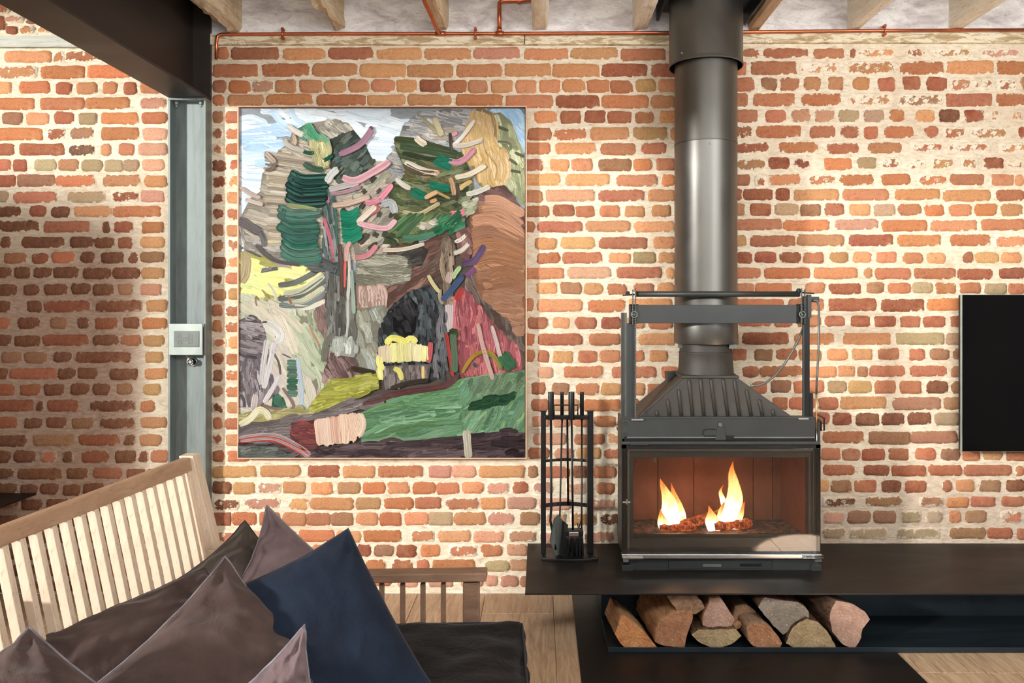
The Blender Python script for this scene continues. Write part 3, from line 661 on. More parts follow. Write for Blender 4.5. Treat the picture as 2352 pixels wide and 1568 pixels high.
class Paint:
    def __init__(s): s.v = []; s.f = []; s.c = []; s.c2 = []; s.uv = []; s.k = 0; s.rr = random.Random(5)
    def base(s, d=1.2e-5): s.k += d; return ZC+CY-.0004-s.k
    def poly(s, pts, c):
        y = s.base(1.2e-4); vs = [Vector(pp(*p)+(0,)) for p in pts]; tri = tessellate_polygon([vs]); b = len(s.v)
        for v in vs: s.v.append((v.x, y, v.y)); s.c.append(rgba(c)); s.c2.append(rgba(c)); s.uv.append((v.x*3, v.y*3))
        for t in tri: s.f.append([b+i for i in t])
    def stroke(s, pts, w, c, c2=None, thick=1., taper=.35):
        if thick < .45 and c2 is None: c2 = tuple(min(255, x*1.05+2) for x in c)
        y = s.base(1.2e-5 if thick >= 1 else 1.3e-6); P_ = [Vector(p) for p in pts]
        # Catmull-Rom resample
        L = sum((P_[i+1]-P_[i]).length for i in range(len(P_)-1)); n = max(4, min(26, int(L/6)))
        Q = []
        if len(P_) == 2: Q = [P_[0].lerp(P_[1], i/n) for i in range(n+1)]
        else:
            m = len(P_)-1
            for i in range(n+1):
                tt = i/n*m; k = min(int(tt), m-1); u = tt-k; a, b_, c_, d = P_[max(k-1, 0)], P_[k], P_[k+1], P_[min(k+2, m)]
                Q.append(.5*((2*b_)+(c_-a)*u+(2*a-5*b_+4*c_-d)*u*u+(3*b_-a-3*c_+d)*u**3))
        sd = s.rr.random()*50; b = len(s.v); kk = s.rr.choice((1.3, 1.22, .72, .8)); c2 = c2 or tuple(min(255, x*kk+(6 if kk > 1 else 0)) for x in c)
        N = len(Q); cross = (-1, -.88, -.5, 0, .5, .88, 1); hh = (-.3, .9, .55, .35, .55, 1., -.3)
        acc = 0
        for i, q in enumerate(Q):
            t = (Q[min(i+1, N-1)]-Q[max(i-1, 0)]).normalized(); nn = Vector((-t.y, t.x)); u = i/(N-1)
            ww = w/2*(1-taper*(max(0, 1-u/.14)**2+max(0, 1-(1-u)/.14)**2))*(1+.10*noise.noise(Vector((sd, u*5, 0))))
            for j, (cr, h) in enumerate(zip(cross, hh)):
                e = q+nn*ww*cr+t*(w*.16*noise.noise(Vector((sd, cr*3, 1))) if i in (0, N-1) else 0)
                e.x = min(max(e.x, PX0), PX1); e.y = min(max(e.y, PY0), PY1)
                X, Z = pp(e.x, e.y); hgt = (h if 0 < i < N-1 else -.3)*.00032*thick*min(1.4, w/14)
                s.v.append((X, y-hgt, Z)); s.c.append(rgba(c)); s.c2.append(rgba(c2)); s.uv.append((acc*.02+sd, cr*w*.5*.0023*(.3 if thick < .45 else 1)+sd))
            acc += (Q[min(i+1, N-1)]-q).length*.0023*8
        for i in range(N-1):
            for j in range(6): s.f.append((b+i*7+j, b+i*7+j+1, b+(i+1)*7+j+1, b+(i+1)*7+j))
    def hatch(s, pts, cols, ang, L, w, n, var=14, jit=12, bend=.12, thick=.6):
        xs = [p[0] for p in pts]; ys = [p[1] for p in pts]
        def ins(x, y):
            r = False; j = len(pts)-1
            for i in range(len(pts)):
                if (pts[i][1] > y) != (pts[j][1] > y) and x < (pts[j][0]-pts[i][0])*(y-pts[i][1])/(pts[j][1]-pts[i][1])+pts[i][0]: r = not r
                j = i
            return r
        c = 0; tr = 0
        while c < n and tr < n*30:
            tr += 1; x = s.rr.uniform(min(xs), max(xs)); y = s.rr.uniform(min(ys), max(ys))
            if not ins(x, y): continue
            A = ang(x, y) if callable(ang) else ang
            a = R(A+s.rr.uniform(-var, var)); l = L*s.rr.uniform(.6, 1.2); d = Vector((math.cos(a), math.sin(a)))
            lo, hi = l/2, l/2
            while lo > 4 and not ins(x-d.x*lo, y-d.y*lo): lo *= .7
            while hi > 4 and not ins(x+d.x*hi, y+d.y*hi): hi *= .7
            p0 = Vector((x, y))-d*lo; p1 = Vector((x, y))+d*hi; mid = (p0+p1)/2+Vector((-d.y, d.x))*l*s.rr.uniform(-bend, bend)
            col = s.rr.choice(cols); k = s.rr.uniform(-jit, jit); cc = tuple(min(255, max(0, v+k)) for v in col)
            s.stroke([p0, mid, p1], w*s.rr.uniform(.7, 1.3), cc, thick=thick); c += 1
    def area(s, pts, base, cols, ang, L, w, n, **k): s.poly(pts, base); s.hatch(pts, cols, ang, L, w, n, **k)
g = Paint()
TW = [(PX0, PY0), (PX1, PY0), (PX1, PY1), (PX0, PY1)]
g.poly(TW, (196, 208, 218))
g.poly([(549, 690), (760, 690), (1000, 540), (1080, 450), (1206, 480), (1206, 1050), (549, 1050)], (112, 100, 92))
# sky
g.hatch([(549, 249), (960, 249), (930, 380), (700, 300), (640, 400), (549, 600)], [(196, 210, 222), (206, 217, 225), (188, 205, 219)], 5, 120, 34, 40, var=12, jit=2, thick=.12)
g.hatch([(549, 285), (690, 290), (640, 370), (600, 430), (549, 440)], [(168, 198, 224), (190, 210, 228), (214, 222, 230)], 2, 90, 18, 26, var=7, jit=4, thick=.3)
for p_, w, c in (([(552, 312), (600, 302), (655, 305)], 20, (164, 192, 222)), ([(553, 326), (610, 330), (650, 322)], 12, (150, 184, 218)), ([(552, 338), (600, 336), (640, 334)], 7, (226, 230, 232)), ([(551, 360), (600, 352), (650, 342)], 14, (186, 208, 226)),
                 ([(622, 252), (640, 275), (662, 296)], 14, (172, 200, 226)), ([(640, 252), (656, 268), (672, 285)], 8, (206, 218, 228)), ([(668, 250), (678, 272), (700, 285)], 12, (176, 202, 224)), ([(700, 252), (712, 272), (730, 280)], 8, (196, 212, 226)),
                 ([(552, 400), (590, 398), (620, 400)], 16, (204, 216, 226)), ([(552, 420), (590, 422), (612, 420)], 9, (184, 206, 226)), ([(552, 470), (560, 500), (566, 540)], 22, (196, 212, 226)), ([(552, 500), (562, 540), (566, 570)], 16, (206, 218, 232))):
    g.stroke(p_, w, c, thick=.35)
g.area([(1098, 249), (1206, 249), (1206, 370), (1185, 340), (1160, 290), (1120, 265)], (150, 186, 216), [(150, 186, 216), (170, 200, 222), (142, 180, 212)], 60, 60, 16, 26, var=10, jit=4, thick=.3)
# pale green-grey foliage at the right, gold tree
g.area([(1115, 262), (1150, 258), (1175, 280), (1190, 320), (1204, 360), (1206, 470), (1170, 440), (1140, 400)], (178, 184, 148), [(184, 190, 150), (160, 168, 130), (196, 200, 164), (138, 148, 112)], 75, 40, 10, 60)
g.area([(905, 345), (925, 290), (960, 258), (1085, 249), (1095, 300), (1085, 350), (1040, 380), (960, 420), (900, 470), (880, 440), (888, 360)], (176, 176, 176), [(188, 190, 190), (160, 164, 168), (204, 202, 196), (140, 144, 150), (182, 172, 160)], 12, 60, 11, 120, var=22)
g.area([(1092, 252), (1112, 249), (1128, 262), (1140, 300), (1140, 330), (1162, 350), (1170, 378), (1162, 400), (1160, 430), (1130, 440), (1100, 425), (1085, 400), (1078, 350), (1072, 300)], (180, 150, 102), [(182, 152, 104), (172, 142, 92), (190, 162, 122), (168, 138, 80)], 80, 80, 20, 46, var=12, jit=6, thick=.4)
g.stroke([(1094, 252), (1128, 262), (1138, 300), (1136, 330)], 7, (150, 128, 92)); g.stroke([(1120, 300), (1124, 340), (1150, 380), (1145, 420)], 24, (172, 142, 84), thick=.4)
for p_ in ([(1140, 290), (1168, 300)], [(1142, 325), (1170, 330), (1172, 345)], [(1165, 362), (1188, 378)], [(1168, 390), (1196, 396)], [(1182, 350), (1204, 360)]): g.stroke(p_, 7, (104, 108, 84))
# big pale tree at the left
BT = [(566, 600), (555, 540), (552, 500), (575, 455), (598, 440), (602, 400), (620, 375), (640, 345), (662, 330), (672, 300), (715, 282), (760, 275), (800, 282), (830, 330), (860, 370), (890, 380), (915, 450), (915, 530), (880, 580), (830, 600), (740, 610), (640, 612)]
g.area(BT, (186, 178, 164), [(196, 186, 168), (176, 170, 156), (208, 198, 182), (188, 176, 160), (166, 160, 150), (206, 194, 172)], lambda x, y: 20+(y-430)*.03+(0 if x < 760 else -45), 90, 13, 260, var=10)
for i in range(26):   # fanned dry ridges
    yy = 350+i*9; g.stroke([(618-abs(yy-470)*.12+random.uniform(-8, 8), yy), (690, yy+14-i*.6), (735, yy+20-i)], random.uniform(5, 12), random.choice([(200, 186, 160), (176, 166, 150), (190, 178, 158), (212, 202, 186), (148, 138, 126)]), thick=1)
g.area([(560, 530), (600, 560), (700, 590), (720, 640), (600, 612), (566, 600)], (170, 166, 158), [(180, 176, 170), (160, 156, 150), (196, 190, 182)], 14, 70, 10, 40)
g.area([(752, 275), (800, 285), (812, 300), (808, 320), (760, 318), (720, 300)], (164, 162, 150), [(172, 170, 158), (150, 148, 136), (184, 180, 168)], 35, 34, 8, 26)
g.area([(758, 320), (812, 298), (838, 330), (858, 372), (862, 420), (838, 440), (790, 440), (760, 400)], (72, 84, 80), [(60, 72, 64), (84, 98, 90), (52, 60, 56), (96, 104, 92), (74, 94, 92)], -48, 30, 11, 70)
g.area([(812, 430), (870, 395), (910, 400), (915, 500), (890, 580), (820, 600), (800, 520)], (170, 162, 150), [(180, 168, 156), (196, 178, 164), (150, 148, 138), (168, 172, 150)], -30, 46, 10, 70)
for x, y, dx, dy, w in ((850, 420, 14, -16, 12), (832, 445, 10, -10, 12), (865, 445, 12, -14, 9), (785, 490, 9, -10, 14), (828, 480, 10, -14, 13), (868, 500, 8, -14, 11), (860, 545, 6, -12, 15), (825, 560, 22, -24, 16), (880, 470, 14, -10, 10), (845, 572, 22, -16, 9), (900, 430, 8, -12, 10), (880, 545, 10, -20, 12), (895, 500, 10, -18, 10)):
    g.stroke([(x, y), (x+dx, y+dy)], w, (66, 62, 54), thick=1.2)
# middle distance
g.area([(880, 600), (900, 560), (960, 560), (1010, 540), (1040, 560), (1040, 640), (990, 660), (930, 700), (870, 740), (815, 740), (815, 650)], (112, 84, 76), [(112, 82, 76), (92, 68, 62), (130, 98, 86), (84, 74, 66)], -38, 60, 9, 90)
g.area([(905, 580), (960, 555), (985, 575), (970, 610), (900, 620)], (70, 68, 64), [(66, 64, 60), (84, 82, 76), (56, 54, 52)], -20, 40, 12, 20)
g.area([(818, 585), (930, 588), (946, 605), (944, 640), (925, 652), (818, 655)], (150, 150, 134), [(164, 164, 148), (128, 128, 112), (176, 176, 160), (110, 110, 96)], 2, 110, 9, 44, var=4)
g.area([(815, 655), (888, 655), (884, 700), (880, 720), (815, 722)], (172, 146, 134), [(176, 150, 138), (160, 134, 122), (186, 162, 150)], 88, 60, 9, 30, var=6)
g.area([(815, 710), (885, 700), (900, 720), (870, 800), (868, 860), (830, 900), (770, 890), (765, 800)], (152, 152, 138), [(160, 162, 148), (140, 140, 124), (168, 172, 160), (150, 158, 150)], 70, 60, 13, 50)
# left hills
g.area([(549, 578), (575, 575), (610, 590), (640, 612), (735, 618), (745, 640), (720, 690), (640, 700), (590, 690), (549, 672)], (216, 214, 132), [(224, 222, 140), (206, 208, 132), (196, 206, 140), (214, 210, 150)], 10, 60, 20, 40, jit=6, thick=.4)
g.stroke([(556, 580), (566, 600), (562, 630), (552, 648)], 26, (170, 156, 122)); g.stroke([(556, 585), (562, 605), (556, 635)], 7, (132, 120, 96))
g.area([(549, 672), (600, 688), (650, 690), (740, 700), (760, 760), (770, 870), (740, 930), (690, 950), (549, 950)], (172, 170, 152), [(176, 176, 154), (164, 172, 148), (188, 180, 164), (156, 166, 142), (184, 176, 168)], lambda x, y: 30+(x-549)*.22, 90, 18, 110, jit=6, thick=.4)
g.hatch([(690, 690), (740, 720), (765, 800), (770, 880), (740, 860), (720, 760)], [(140, 158, 130), (150, 166, 138), (170, 176, 150)], 68, 60, 9, 30)
g.area([(720, 690), (760, 665), (752, 790), (735, 760), (728, 720)], (146, 122, 116), [(150, 126, 118), (134, 110, 106)], 75, 40, 11, 14)
for p_, w, c in (([(640, 655), (680, 648), (730, 622)], 13, (106, 112, 106)), ([(652, 676), (700, 665), (745, 632)], 16, (210, 212, 186)), ([(640, 686), (690, 678), (748, 640)], 14, (112, 118, 112)), ([(660, 692), (700, 690), (745, 660)], 14, (214, 214, 186)), ([(642, 700), (700, 700), (745, 672)], 13, (122, 132, 132)), ([(674, 702), (710, 706), (748, 690)], 11, (222, 220, 196))): g.stroke(p_, w, c)
g.area([(602, 618), (637, 612), (640, 620), (600, 627)], (132, 132, 138), [(132, 132, 138)], 0, 20, 6, 3)
# grey-purple bush bottom left
g.area([(549, 735), (575, 725), (600, 735), (612, 770), (620, 850), (640, 900), (600, 935), (549, 935)], (124, 116, 120), [(128, 118, 122), (108, 102, 108), (148, 140, 144), (96, 90, 96), (164, 158, 162)], lambda x, y: 15 if y < 820 else 88, 44, 7, 150, var=16)
g.stroke([(610, 742), (625, 748), (640, 762), (642, 778), (632, 784)], 26, (216, 216, 208)); g.stroke([(603, 740), (622, 740), (646, 758), (648, 780), (636, 788)], 4, (70, 64, 64))
for p_, w, c in (([(614, 780), (608, 820), (600, 885)], 13, (206, 202, 202)), ([(630, 786), (622, 830), (606, 892)], 13, (198, 194, 196)), ([(642, 862), (628, 890), (606, 926)], 11, (196, 190, 192)), ([(588, 905), (582, 940)], 15, (180, 170, 168)), ([(605, 930), (640, 940), (672, 938), (672, 922), (650, 890)], 8, (150, 124, 118)), ([(622, 800), (640, 830), (645, 860)], 5, (92, 80, 84))): g.stroke(p_, w, c)
g.area([(624, 935), (628, 908), (640, 903), (655, 920), (660, 936)], (66, 112, 90), [(60, 106, 84), (76, 122, 98)], 75, 22, 9, 10)
for i in range(6): g.stroke([(660, 832+i*14), (684, 834+i*14)], 15, random.choice([(72, 112, 94), (96, 128, 112), (56, 104, 82)]))
g.stroke([(684, 822), (690, 870), (693, 910), (691, 940)], 9, (170, 186, 208))
g.stroke([(648, 812), (670, 822)], 3, (96, 86, 84)); g.stroke([(710, 745), (722, 770), (735, 795)], 5, (176, 140, 116)); g.stroke([(760, 805), (752, 850), (745, 880)], 14, (176, 148, 140)); g.stroke([(732, 893), (738, 930)], 9, (204, 186, 180))
g.stroke([(590, 702), (588, 680), (596, 690)], 4, (150, 130, 90)); g.stroke([(616, 650), (630, 670), (636, 692)], 5, (216, 206, 196)); g.stroke([(602, 665), (620, 685)], 4, (180, 164, 120)); g.stroke([(663, 680), (670, 698)], 6, (150, 112, 96))
# right mountain and red hill
g.area([(1060, 655), (1090, 600), (1140, 640), (1206, 690), (1206, 860), (1170, 800), (1110, 720), (1075, 690)], (100, 84, 76), [(104, 88, 80), (88, 74, 68), (124, 106, 96), (80, 68, 62)], 72, 60, 9, 70)
BR = [(1080, 470), (1100, 445), (1150, 428), (1180, 455), (1206, 500), (1206, 760), (1150, 722), (1095, 665), (1085, 600), (1078, 540)]
g.area(BR, (160, 116, 90), [(166, 122, 96), (150, 108, 84), (176, 134, 108)], 8, 90, 24, 60, jit=5, thick=.5)
g.area([(1090, 452), (1120, 432), (1158, 425), (1180, 450), (1206, 505), (1206, 530), (1150, 465), (1110, 460)], (110, 84, 82), [(108, 82, 82), (122, 94, 90)], 30, 40, 10, 20)
for p_, w, c in (([(1112, 458), (1150, 462), (1204, 494)], 22, (188, 144, 118)), ([(1108, 484), (1150, 484), (1200, 520)], 24, (178, 134, 108)), ([(1085, 510), (1130, 506), (1200, 545)], 28, (180, 134, 108)), ([(1078, 540), (1130, 532), (1204, 560)], 28, (170, 124, 98)), ([(1085, 575), (1130, 560), (1204, 585)], 26, (158, 112, 82)), ([(1095, 600), (1140, 592), (1204, 610)], 28, (152, 108, 80)), ([(1120, 630), (1160, 622), (1204, 640)], 24, (146, 102, 76)), ([(1130, 655), (1170, 650), (1204, 668)], 22, (140, 98, 74)), ([(1115, 574), (1160, 570), (1198, 580)], 3, (214, 178, 140)), ([(1138, 640), (1140, 670)], 4, (170, 126, 98))):
    g.stroke(p_, w, c, thick=.7)
RH = [(1042, 680), (1062, 660), (1080, 672), (1110, 715), (1150, 760), (1190, 800), (1200, 830), (1196, 850), (1130, 868), (1060, 872), (1042, 800)]
g.area(RH, (166, 92, 98), [(170, 94, 100), (152, 80, 88), (186, 108, 110), (140, 70, 78)], 88, 60, 9, 110, var=5)
g.hatch([(1050, 785), (1180, 780), (1200, 830), (1194, 852), (1060, 868)], [(176, 98, 104), (196, 116, 112), (144, 74, 82)], 88, 70, 11, 40, var=4, thick=1.1)
g.stroke([(1048, 690), (1062, 664)], 16, (150, 50, 46))
g.stroke([(1032, 682), (1032, 720), (1030, 762)], 19, (196, 182, 184), thick=.5)
# dark dome
g.area([(868, 810), (872, 760), (892, 712), (935, 672), (985, 655), (1022, 690), (1024, 850), (985, 880), (890, 880)], (48, 54, 58), [(44, 50, 54), (62, 72, 76), (32, 34, 38), (78, 86, 88), (26, 26, 30)], 75, 34, 9, 190, var=30)
g.area([(900, 712), (940, 680), (960, 700), (955, 760), (935, 780), (905, 760)], (26, 26, 30), [(24, 24, 28), (34, 34, 38)], 60, 30, 12, 16)
g.hatch([(1002, 700), (1024, 690), (1030, 870), (996, 870)], [(104, 100, 104), (84, 88, 92), (70, 76, 80)], 88, 60, 7, 26, var=4)
# right tree
g.hatch([(1018, 545), (1045, 540), (1040, 640), (1050, 700), (1010, 700), (1015, 620)], [(120, 104, 86), (98, 84, 70), (140, 124, 104), (84, 72, 60)], 86, 60, 7, 26, var=5)
RT = [(905, 318), (960, 318), (1035, 348), (1060, 350), (1085, 400), (1085, 450), (1072, 500), (1060, 520), (1010, 535), (940, 560), (880, 560), (905, 500), (890, 440), (935, 400), (910, 345)]
g.area(RT, (86, 96, 66), [(70, 84, 54), (92, 104, 70), (60, 72, 50), (110, 112, 74), (98, 94, 64), (120, 132, 104)], lambda x, y: 14 if x < 1030 else -22, 60, 10, 170, var=16)
for p_, w, c in (([(906, 320), (960, 326), (1050, 352)], 14, (56, 70, 44)), ([(918, 335), (980, 345), (1050, 358)], 20, (62, 80, 56)), ([(925, 352), (990, 366), (1040, 366)], 12, (54, 66, 48)), ([(930, 372), (975, 392), (1008, 398)], 13, (214, 204, 190)), ([(930, 380), (960, 396), (1002, 400)], 15, (92, 82, 66)),
                 ([(1000, 362), (1020, 374), (1040, 380)], 30, (20, 122, 96)), ([(946, 436), (960, 446), (978, 452)], 22, (14, 116, 90)), ([(985, 424), (1010, 430), (1034, 434)], 18, (14, 118, 92)), ([(968, 404), (990, 402), (1010, 394)], 9, (206, 160, 118)), ([(910, 410), (925, 424), (944, 434)], 12, (222, 218, 206)),
                 ([(976, 456), (990, 448), (1006, 440)], 10, (206, 160, 120)), ([(988, 464), (1004, 458)], 8, (200, 150, 110)), ([(1006, 442), (1020, 450), (1034, 456)], 6, (190, 160, 100)), ([(1034, 408), (1040, 424), (1044, 448)], 11, (200, 158, 122)), ([(1056, 436), (1066, 426), (1084, 416)], 10, (214, 180, 124)),
                 ([(1052, 336), (1062, 328), (1080, 316), (1090, 276)], 0, (0, 0, 0)), ([(1040, 336), (1064, 312), (1090, 276)], 9, (222, 212, 202)), ([(1038, 312), (1050, 304)], 9, (222, 146, 160)), ([(1040, 335), (1070, 334), (1108, 322)], 11, (224, 216, 202)), ([(1030, 368), (1050, 374), (1070, 364), (1090, 342)], 14, (218, 154, 176)), ([(1046, 408), (1080, 400), (1116, 380)], 12, (212, 194, 172)), ([(1072, 446), (1100, 440), (1126, 428)], 11, (226, 224, 210)), ([(1032, 492), (1060, 490), (1075, 478), (1082, 460)], 15, (210, 120, 136)),
                 ([(926, 486), (960, 492), (990, 478), (1010, 466)], 9, (208, 190, 150)), ([(955, 315), (966, 326), (980, 334)], 15, (208, 190, 172)), ([(998, 272), (1006, 292), (1016, 312)], 13, (206, 196, 158)), ([(966, 268), (990, 290), (1012, 312)], 8, (138, 134, 108)), ([(1034, 306), (1036, 330), (1037, 352)], 8, (62, 58, 50)), ([(1050, 420), (1052, 445), (1048, 462)], 9, (62, 50, 40))):
    if w: g.stroke(p_, w, c, thick=1.3)
for i in range(24): x = 885+random.random()*120; g.stroke([(x+45, 500-random.random()*14), (x, 545-random.random()*20)], random.uniform(6, 11), random.choice([(84, 118, 78), (110, 128, 80), (62, 96, 64), (140, 152, 118), (52, 86, 56)]), thick=1)
for i in range(16): x = 990+random.random()*55; g.stroke([(x, 540-random.random()*30), (x+26, 522-random.random()*40)], random.uniform(8, 13), random.choice([(30, 96, 62), (54, 122, 88), (22, 80, 52), (80, 140, 104)]), thick=1.2)
g.stroke([(925, 548), (965, 545), (1000, 536)], 14, (86, 140, 112)); g.stroke([(880, 575), (930, 572), (975, 560)], 9, (206, 194, 176)); g.area([(955, 520), (1002, 500), (1008, 515), (985, 528)], (206, 198, 180), [(206, 198, 180)], 20, 20, 8, 4)
g.area([(1060, 470), (1100, 452), (1096, 480), (1072, 500)], (176, 178, 156), [(186, 190, 166), (160, 166, 140)], -20, 26, 8, 10)
g.area([(1050, 530), (1078, 520), (1086, 560), (1078, 600), (1056, 590)], (136, 100, 96), [(140, 104, 100), (122, 90, 88)], 70, 30, 10, 12)
for p_, w, c in (([(1045, 556), (1060, 550), (1071, 538)], 9, (212, 206, 188)), ([(1042, 582), (1062, 574), (1078, 558)], 11, (214, 208, 192)), ([(1064, 604), (1090, 598), (1112, 564)], 15, (96, 74, 112)), ([(1070, 634), (1084, 624), (1090, 614)], 10, (112, 70, 120)), ([(1016, 690), (1035, 668), (1064, 632)], 13, (62, 84, 124)), ([(1040, 640), (1048, 625), (1058, 612)], 10, (172, 206, 150)), ([(1030, 650), (1034, 625)], 15, (186, 166, 152)), ([(984, 632), (994, 650), (1010, 672)], 9, (206, 196, 146))): g.stroke(p_, w, c, thick=1.2)
# left trunk
TK = [(748, 600), (800, 600), (808, 700), (812, 790), (800, 800), (757, 795), (755, 700)]
g.area(TK, (98, 98, 92), [(96, 96, 90), (76, 76, 72), (120, 122, 116), (62, 62, 58), (136, 138, 132)], 89, 90, 8, 60, var=4, thick=1)
g.area([(738, 430), (768, 425), (776, 560), (798, 600), (790, 640), (750, 620)], (72, 92, 88), [(58, 84, 78), (96, 104, 104), (44, 70, 62), (130, 136, 138)], 80, 60, 8, 44, var=6, thick=1)
for p_, w, c in (([(745, 500), (757, 540), (768, 590)], 8, (176, 92, 110)), ([(750, 440), (756, 470)], 7, (170, 90, 108)), ([(774, 590), (776, 560), (772, 480)], 6, (30, 84, 66)), ([(792, 660), (794, 600), (798, 560)], 6, (216, 92, 84)), ([(800, 575), (804, 620), (800, 690)], 7, (212, 208, 200)), ([(800, 690), (800, 740), (796, 780)], 5, (206, 204, 198)), ([(758, 598), (770, 596)], 8, (176, 84, 100)), ([(780, 560), (785, 620), (786, 680)], 11, (84, 62, 56)), ([(808, 620), (812, 680), (814, 720)], 9, (150, 170, 156))): g.stroke(p_, w, c, thick=1.2)
g.area([(700, 610), (690, 600), (735, 590), (775, 605), (770, 622), (720, 622)], (76, 82, 84), [(62, 68, 70), (110, 116, 116), (90, 96, 98)], 15, 50, 8, 22)
g.area([(766, 800), (800, 795), (818, 830), (835, 870), (765, 875), (745, 850)], (110, 88, 86), [(112, 86, 86), (96, 74, 74), (140, 118, 114)], 60, 36, 8, 40)
g.area([(760, 770), (810, 775), (824, 800), (815, 820), (770, 815)], (186, 192, 184), [(186, 192, 184), (170, 178, 170)], 85, 40, 12, 12)
g.stroke([(745, 830), (750, 790), (768, 765)], 14, (116, 116, 104)); g.stroke([(808, 845), (840, 852), (862, 856)], 13, (64, 54, 42))
# teal swirls
def swirl(cx, cy, w, n, cols, dy=11, dr=8, dk=.42):
    for i in range(n):
        y = cy+i*dy; xa = cx-w/2+random.uniform(-8, 6); xb = cx+w/2+random.uniform(-6, 8); cc = random.choice(cols)
        g.stroke([(xa-2, y-3), (cx-w/6, y+dr+3), (xb, y+dr*.7+3)], dy*1.5, tuple(v*dk for v in cc), thick=1.1, taper=.5)
        g.stroke([(xa, y-4), (cx-w/6, y+dr), (xb, y+dr*.7)], dy*1.1, cc, tuple(v*.55 for v in cc), thick=1.6, taper=.6)
        g.stroke([(xa+4, y-7), (cx-w/6, y+dr-4), (xb-8, y+dr*.7-4)], 2.6, tuple(min(255, v*1.5+40) for v in cc), thick=1.2, taper=.8)
TL = [(34, 104, 92), (50, 122, 104), (30, 82, 78), (72, 130, 118), (26, 70, 70)]
g.stroke([(678, 402), (668, 412), (684, 424), (735, 432)], 14, (34, 76, 74)); swirl(712, 398, 78, 4, TL); swirl(704, 424, 86, 4, TL, 11, 10)
TL2 = [(74, 128, 112), (88, 142, 126), (48, 116, 96), (104, 146, 132), (62, 112, 104)]
swirl(690, 480, 84, 4, TL2, 14, 8, .7); swirl(695, 535, 84, 4, TL2, 15, 14, .75)
g.stroke([(655, 480), (652, 505), (680, 528), (720, 530)], 12, (56, 92, 84)); g.stroke([(654, 556), (680, 580), (735, 584)], 9, (58, 96, 90)); g.stroke([(660, 470), (700, 476), (730, 482)], 8, (166, 176, 120))
for i in range(8): y = 488+i*9; g.stroke([(782+i, y), (806, y+3), (824+i*1.2, y-9)], 12, random.choice([(16, 132, 102), (10, 116, 88), (36, 150, 118)]), thick=1.6)
g.area([(682, 298), (708, 284), (735, 322), (722, 328), (690, 318)], (100, 158, 128), [(96, 156, 124), (124, 170, 140)], 50, 36, 14, 10); g.stroke([(706, 286), (720, 306), (735, 325)], 16, (72, 148, 112)); g.stroke([(735, 310), (752, 325), (758, 345)], 13, (104, 156, 122))
g.area([(710, 326), (742, 320), (756, 340), (758, 385), (740, 390), (712, 350)], (190, 186, 138), [(192, 188, 140), (178, 174, 126)], 84, 50, 14, 12)
for p_, w, c in (([(662, 290), (680, 302), (698, 312)], 13, (220, 214, 204)), ([(674, 310), (680, 322), (678, 334)], 8, (190, 168, 140)), ([(652, 322), (670, 338), (700, 348)], 10, (212, 204, 192)), ([(610, 350), (622, 362), (634, 374)], 11, (204, 186, 172)), ([(634, 376), (626, 388), (612, 392)], 8, (120, 110, 100)), ([(698, 350), (712, 352), (726, 352)], 9, (34, 92, 72)), ([(742, 372), (755, 364), (766, 358)], 9, (20, 94, 74)), ([(700, 376), (720, 388), (745, 390)], 14, (66, 96, 78)),
                 ([(752, 420), (762, 402), (778, 388)], 17, (194, 198, 196)), ([(780, 356), (820, 338), (842, 318), (856, 296)], 15, (146, 110, 128)), ([(850, 300), (856, 292)], 9, (90, 62, 74)), ([(788, 408), (815, 416), (850, 400), (896, 372)], 17, (212, 158, 168)), ([(788, 410), (812, 416)], 13, (212, 176, 180)), ([(757, 436), (790, 428), (825, 420)], 14, (202, 194, 194)), ([(760, 446), (790, 442), (830, 430)], 9, (166, 136, 144)), ([(765, 472), (800, 468), (850, 452)], 12, (204, 176, 160)), ([(840, 466), (870, 460), (902, 424)], 13, (216, 132, 150)),
                 ([(822, 512), (845, 492), (864, 474)], 13, (214, 198, 182)), ([(822, 512), (850, 520), (890, 524), (910, 505)], 13, (216, 164, 172)), ([(840, 500), (870, 482), (862, 470)], 4, (200, 100, 110)), ([(816, 592), (845, 586), (866, 564)], 12, (214, 140, 150)), ([(795, 600), (798, 570), (806, 556)], 10, (214, 168, 158)), ([(552, 505), (575, 520), (598, 535)], 20, (120, 114, 116)), ([(596, 532), (606, 552), (606, 566)], 9, (110, 112, 118)), ([(590, 562), (612, 585), (640, 600), (690, 608)], 9, (104, 98, 98)), ([(568, 575), (600, 590)], 4, (90, 88, 90)), ([(553, 430), (575, 445), (600, 455)], 9, (196, 176, 166)), ([(566, 458), (590, 466), (606, 470)], 9, (206, 190, 182)),
                 ([(878, 470), (900, 466), (908, 490)], 18, (190, 196, 200)), ([(868, 455), (890, 470)], 6, (150, 150, 152))): g.stroke(p_, w, c, thick=1.5)
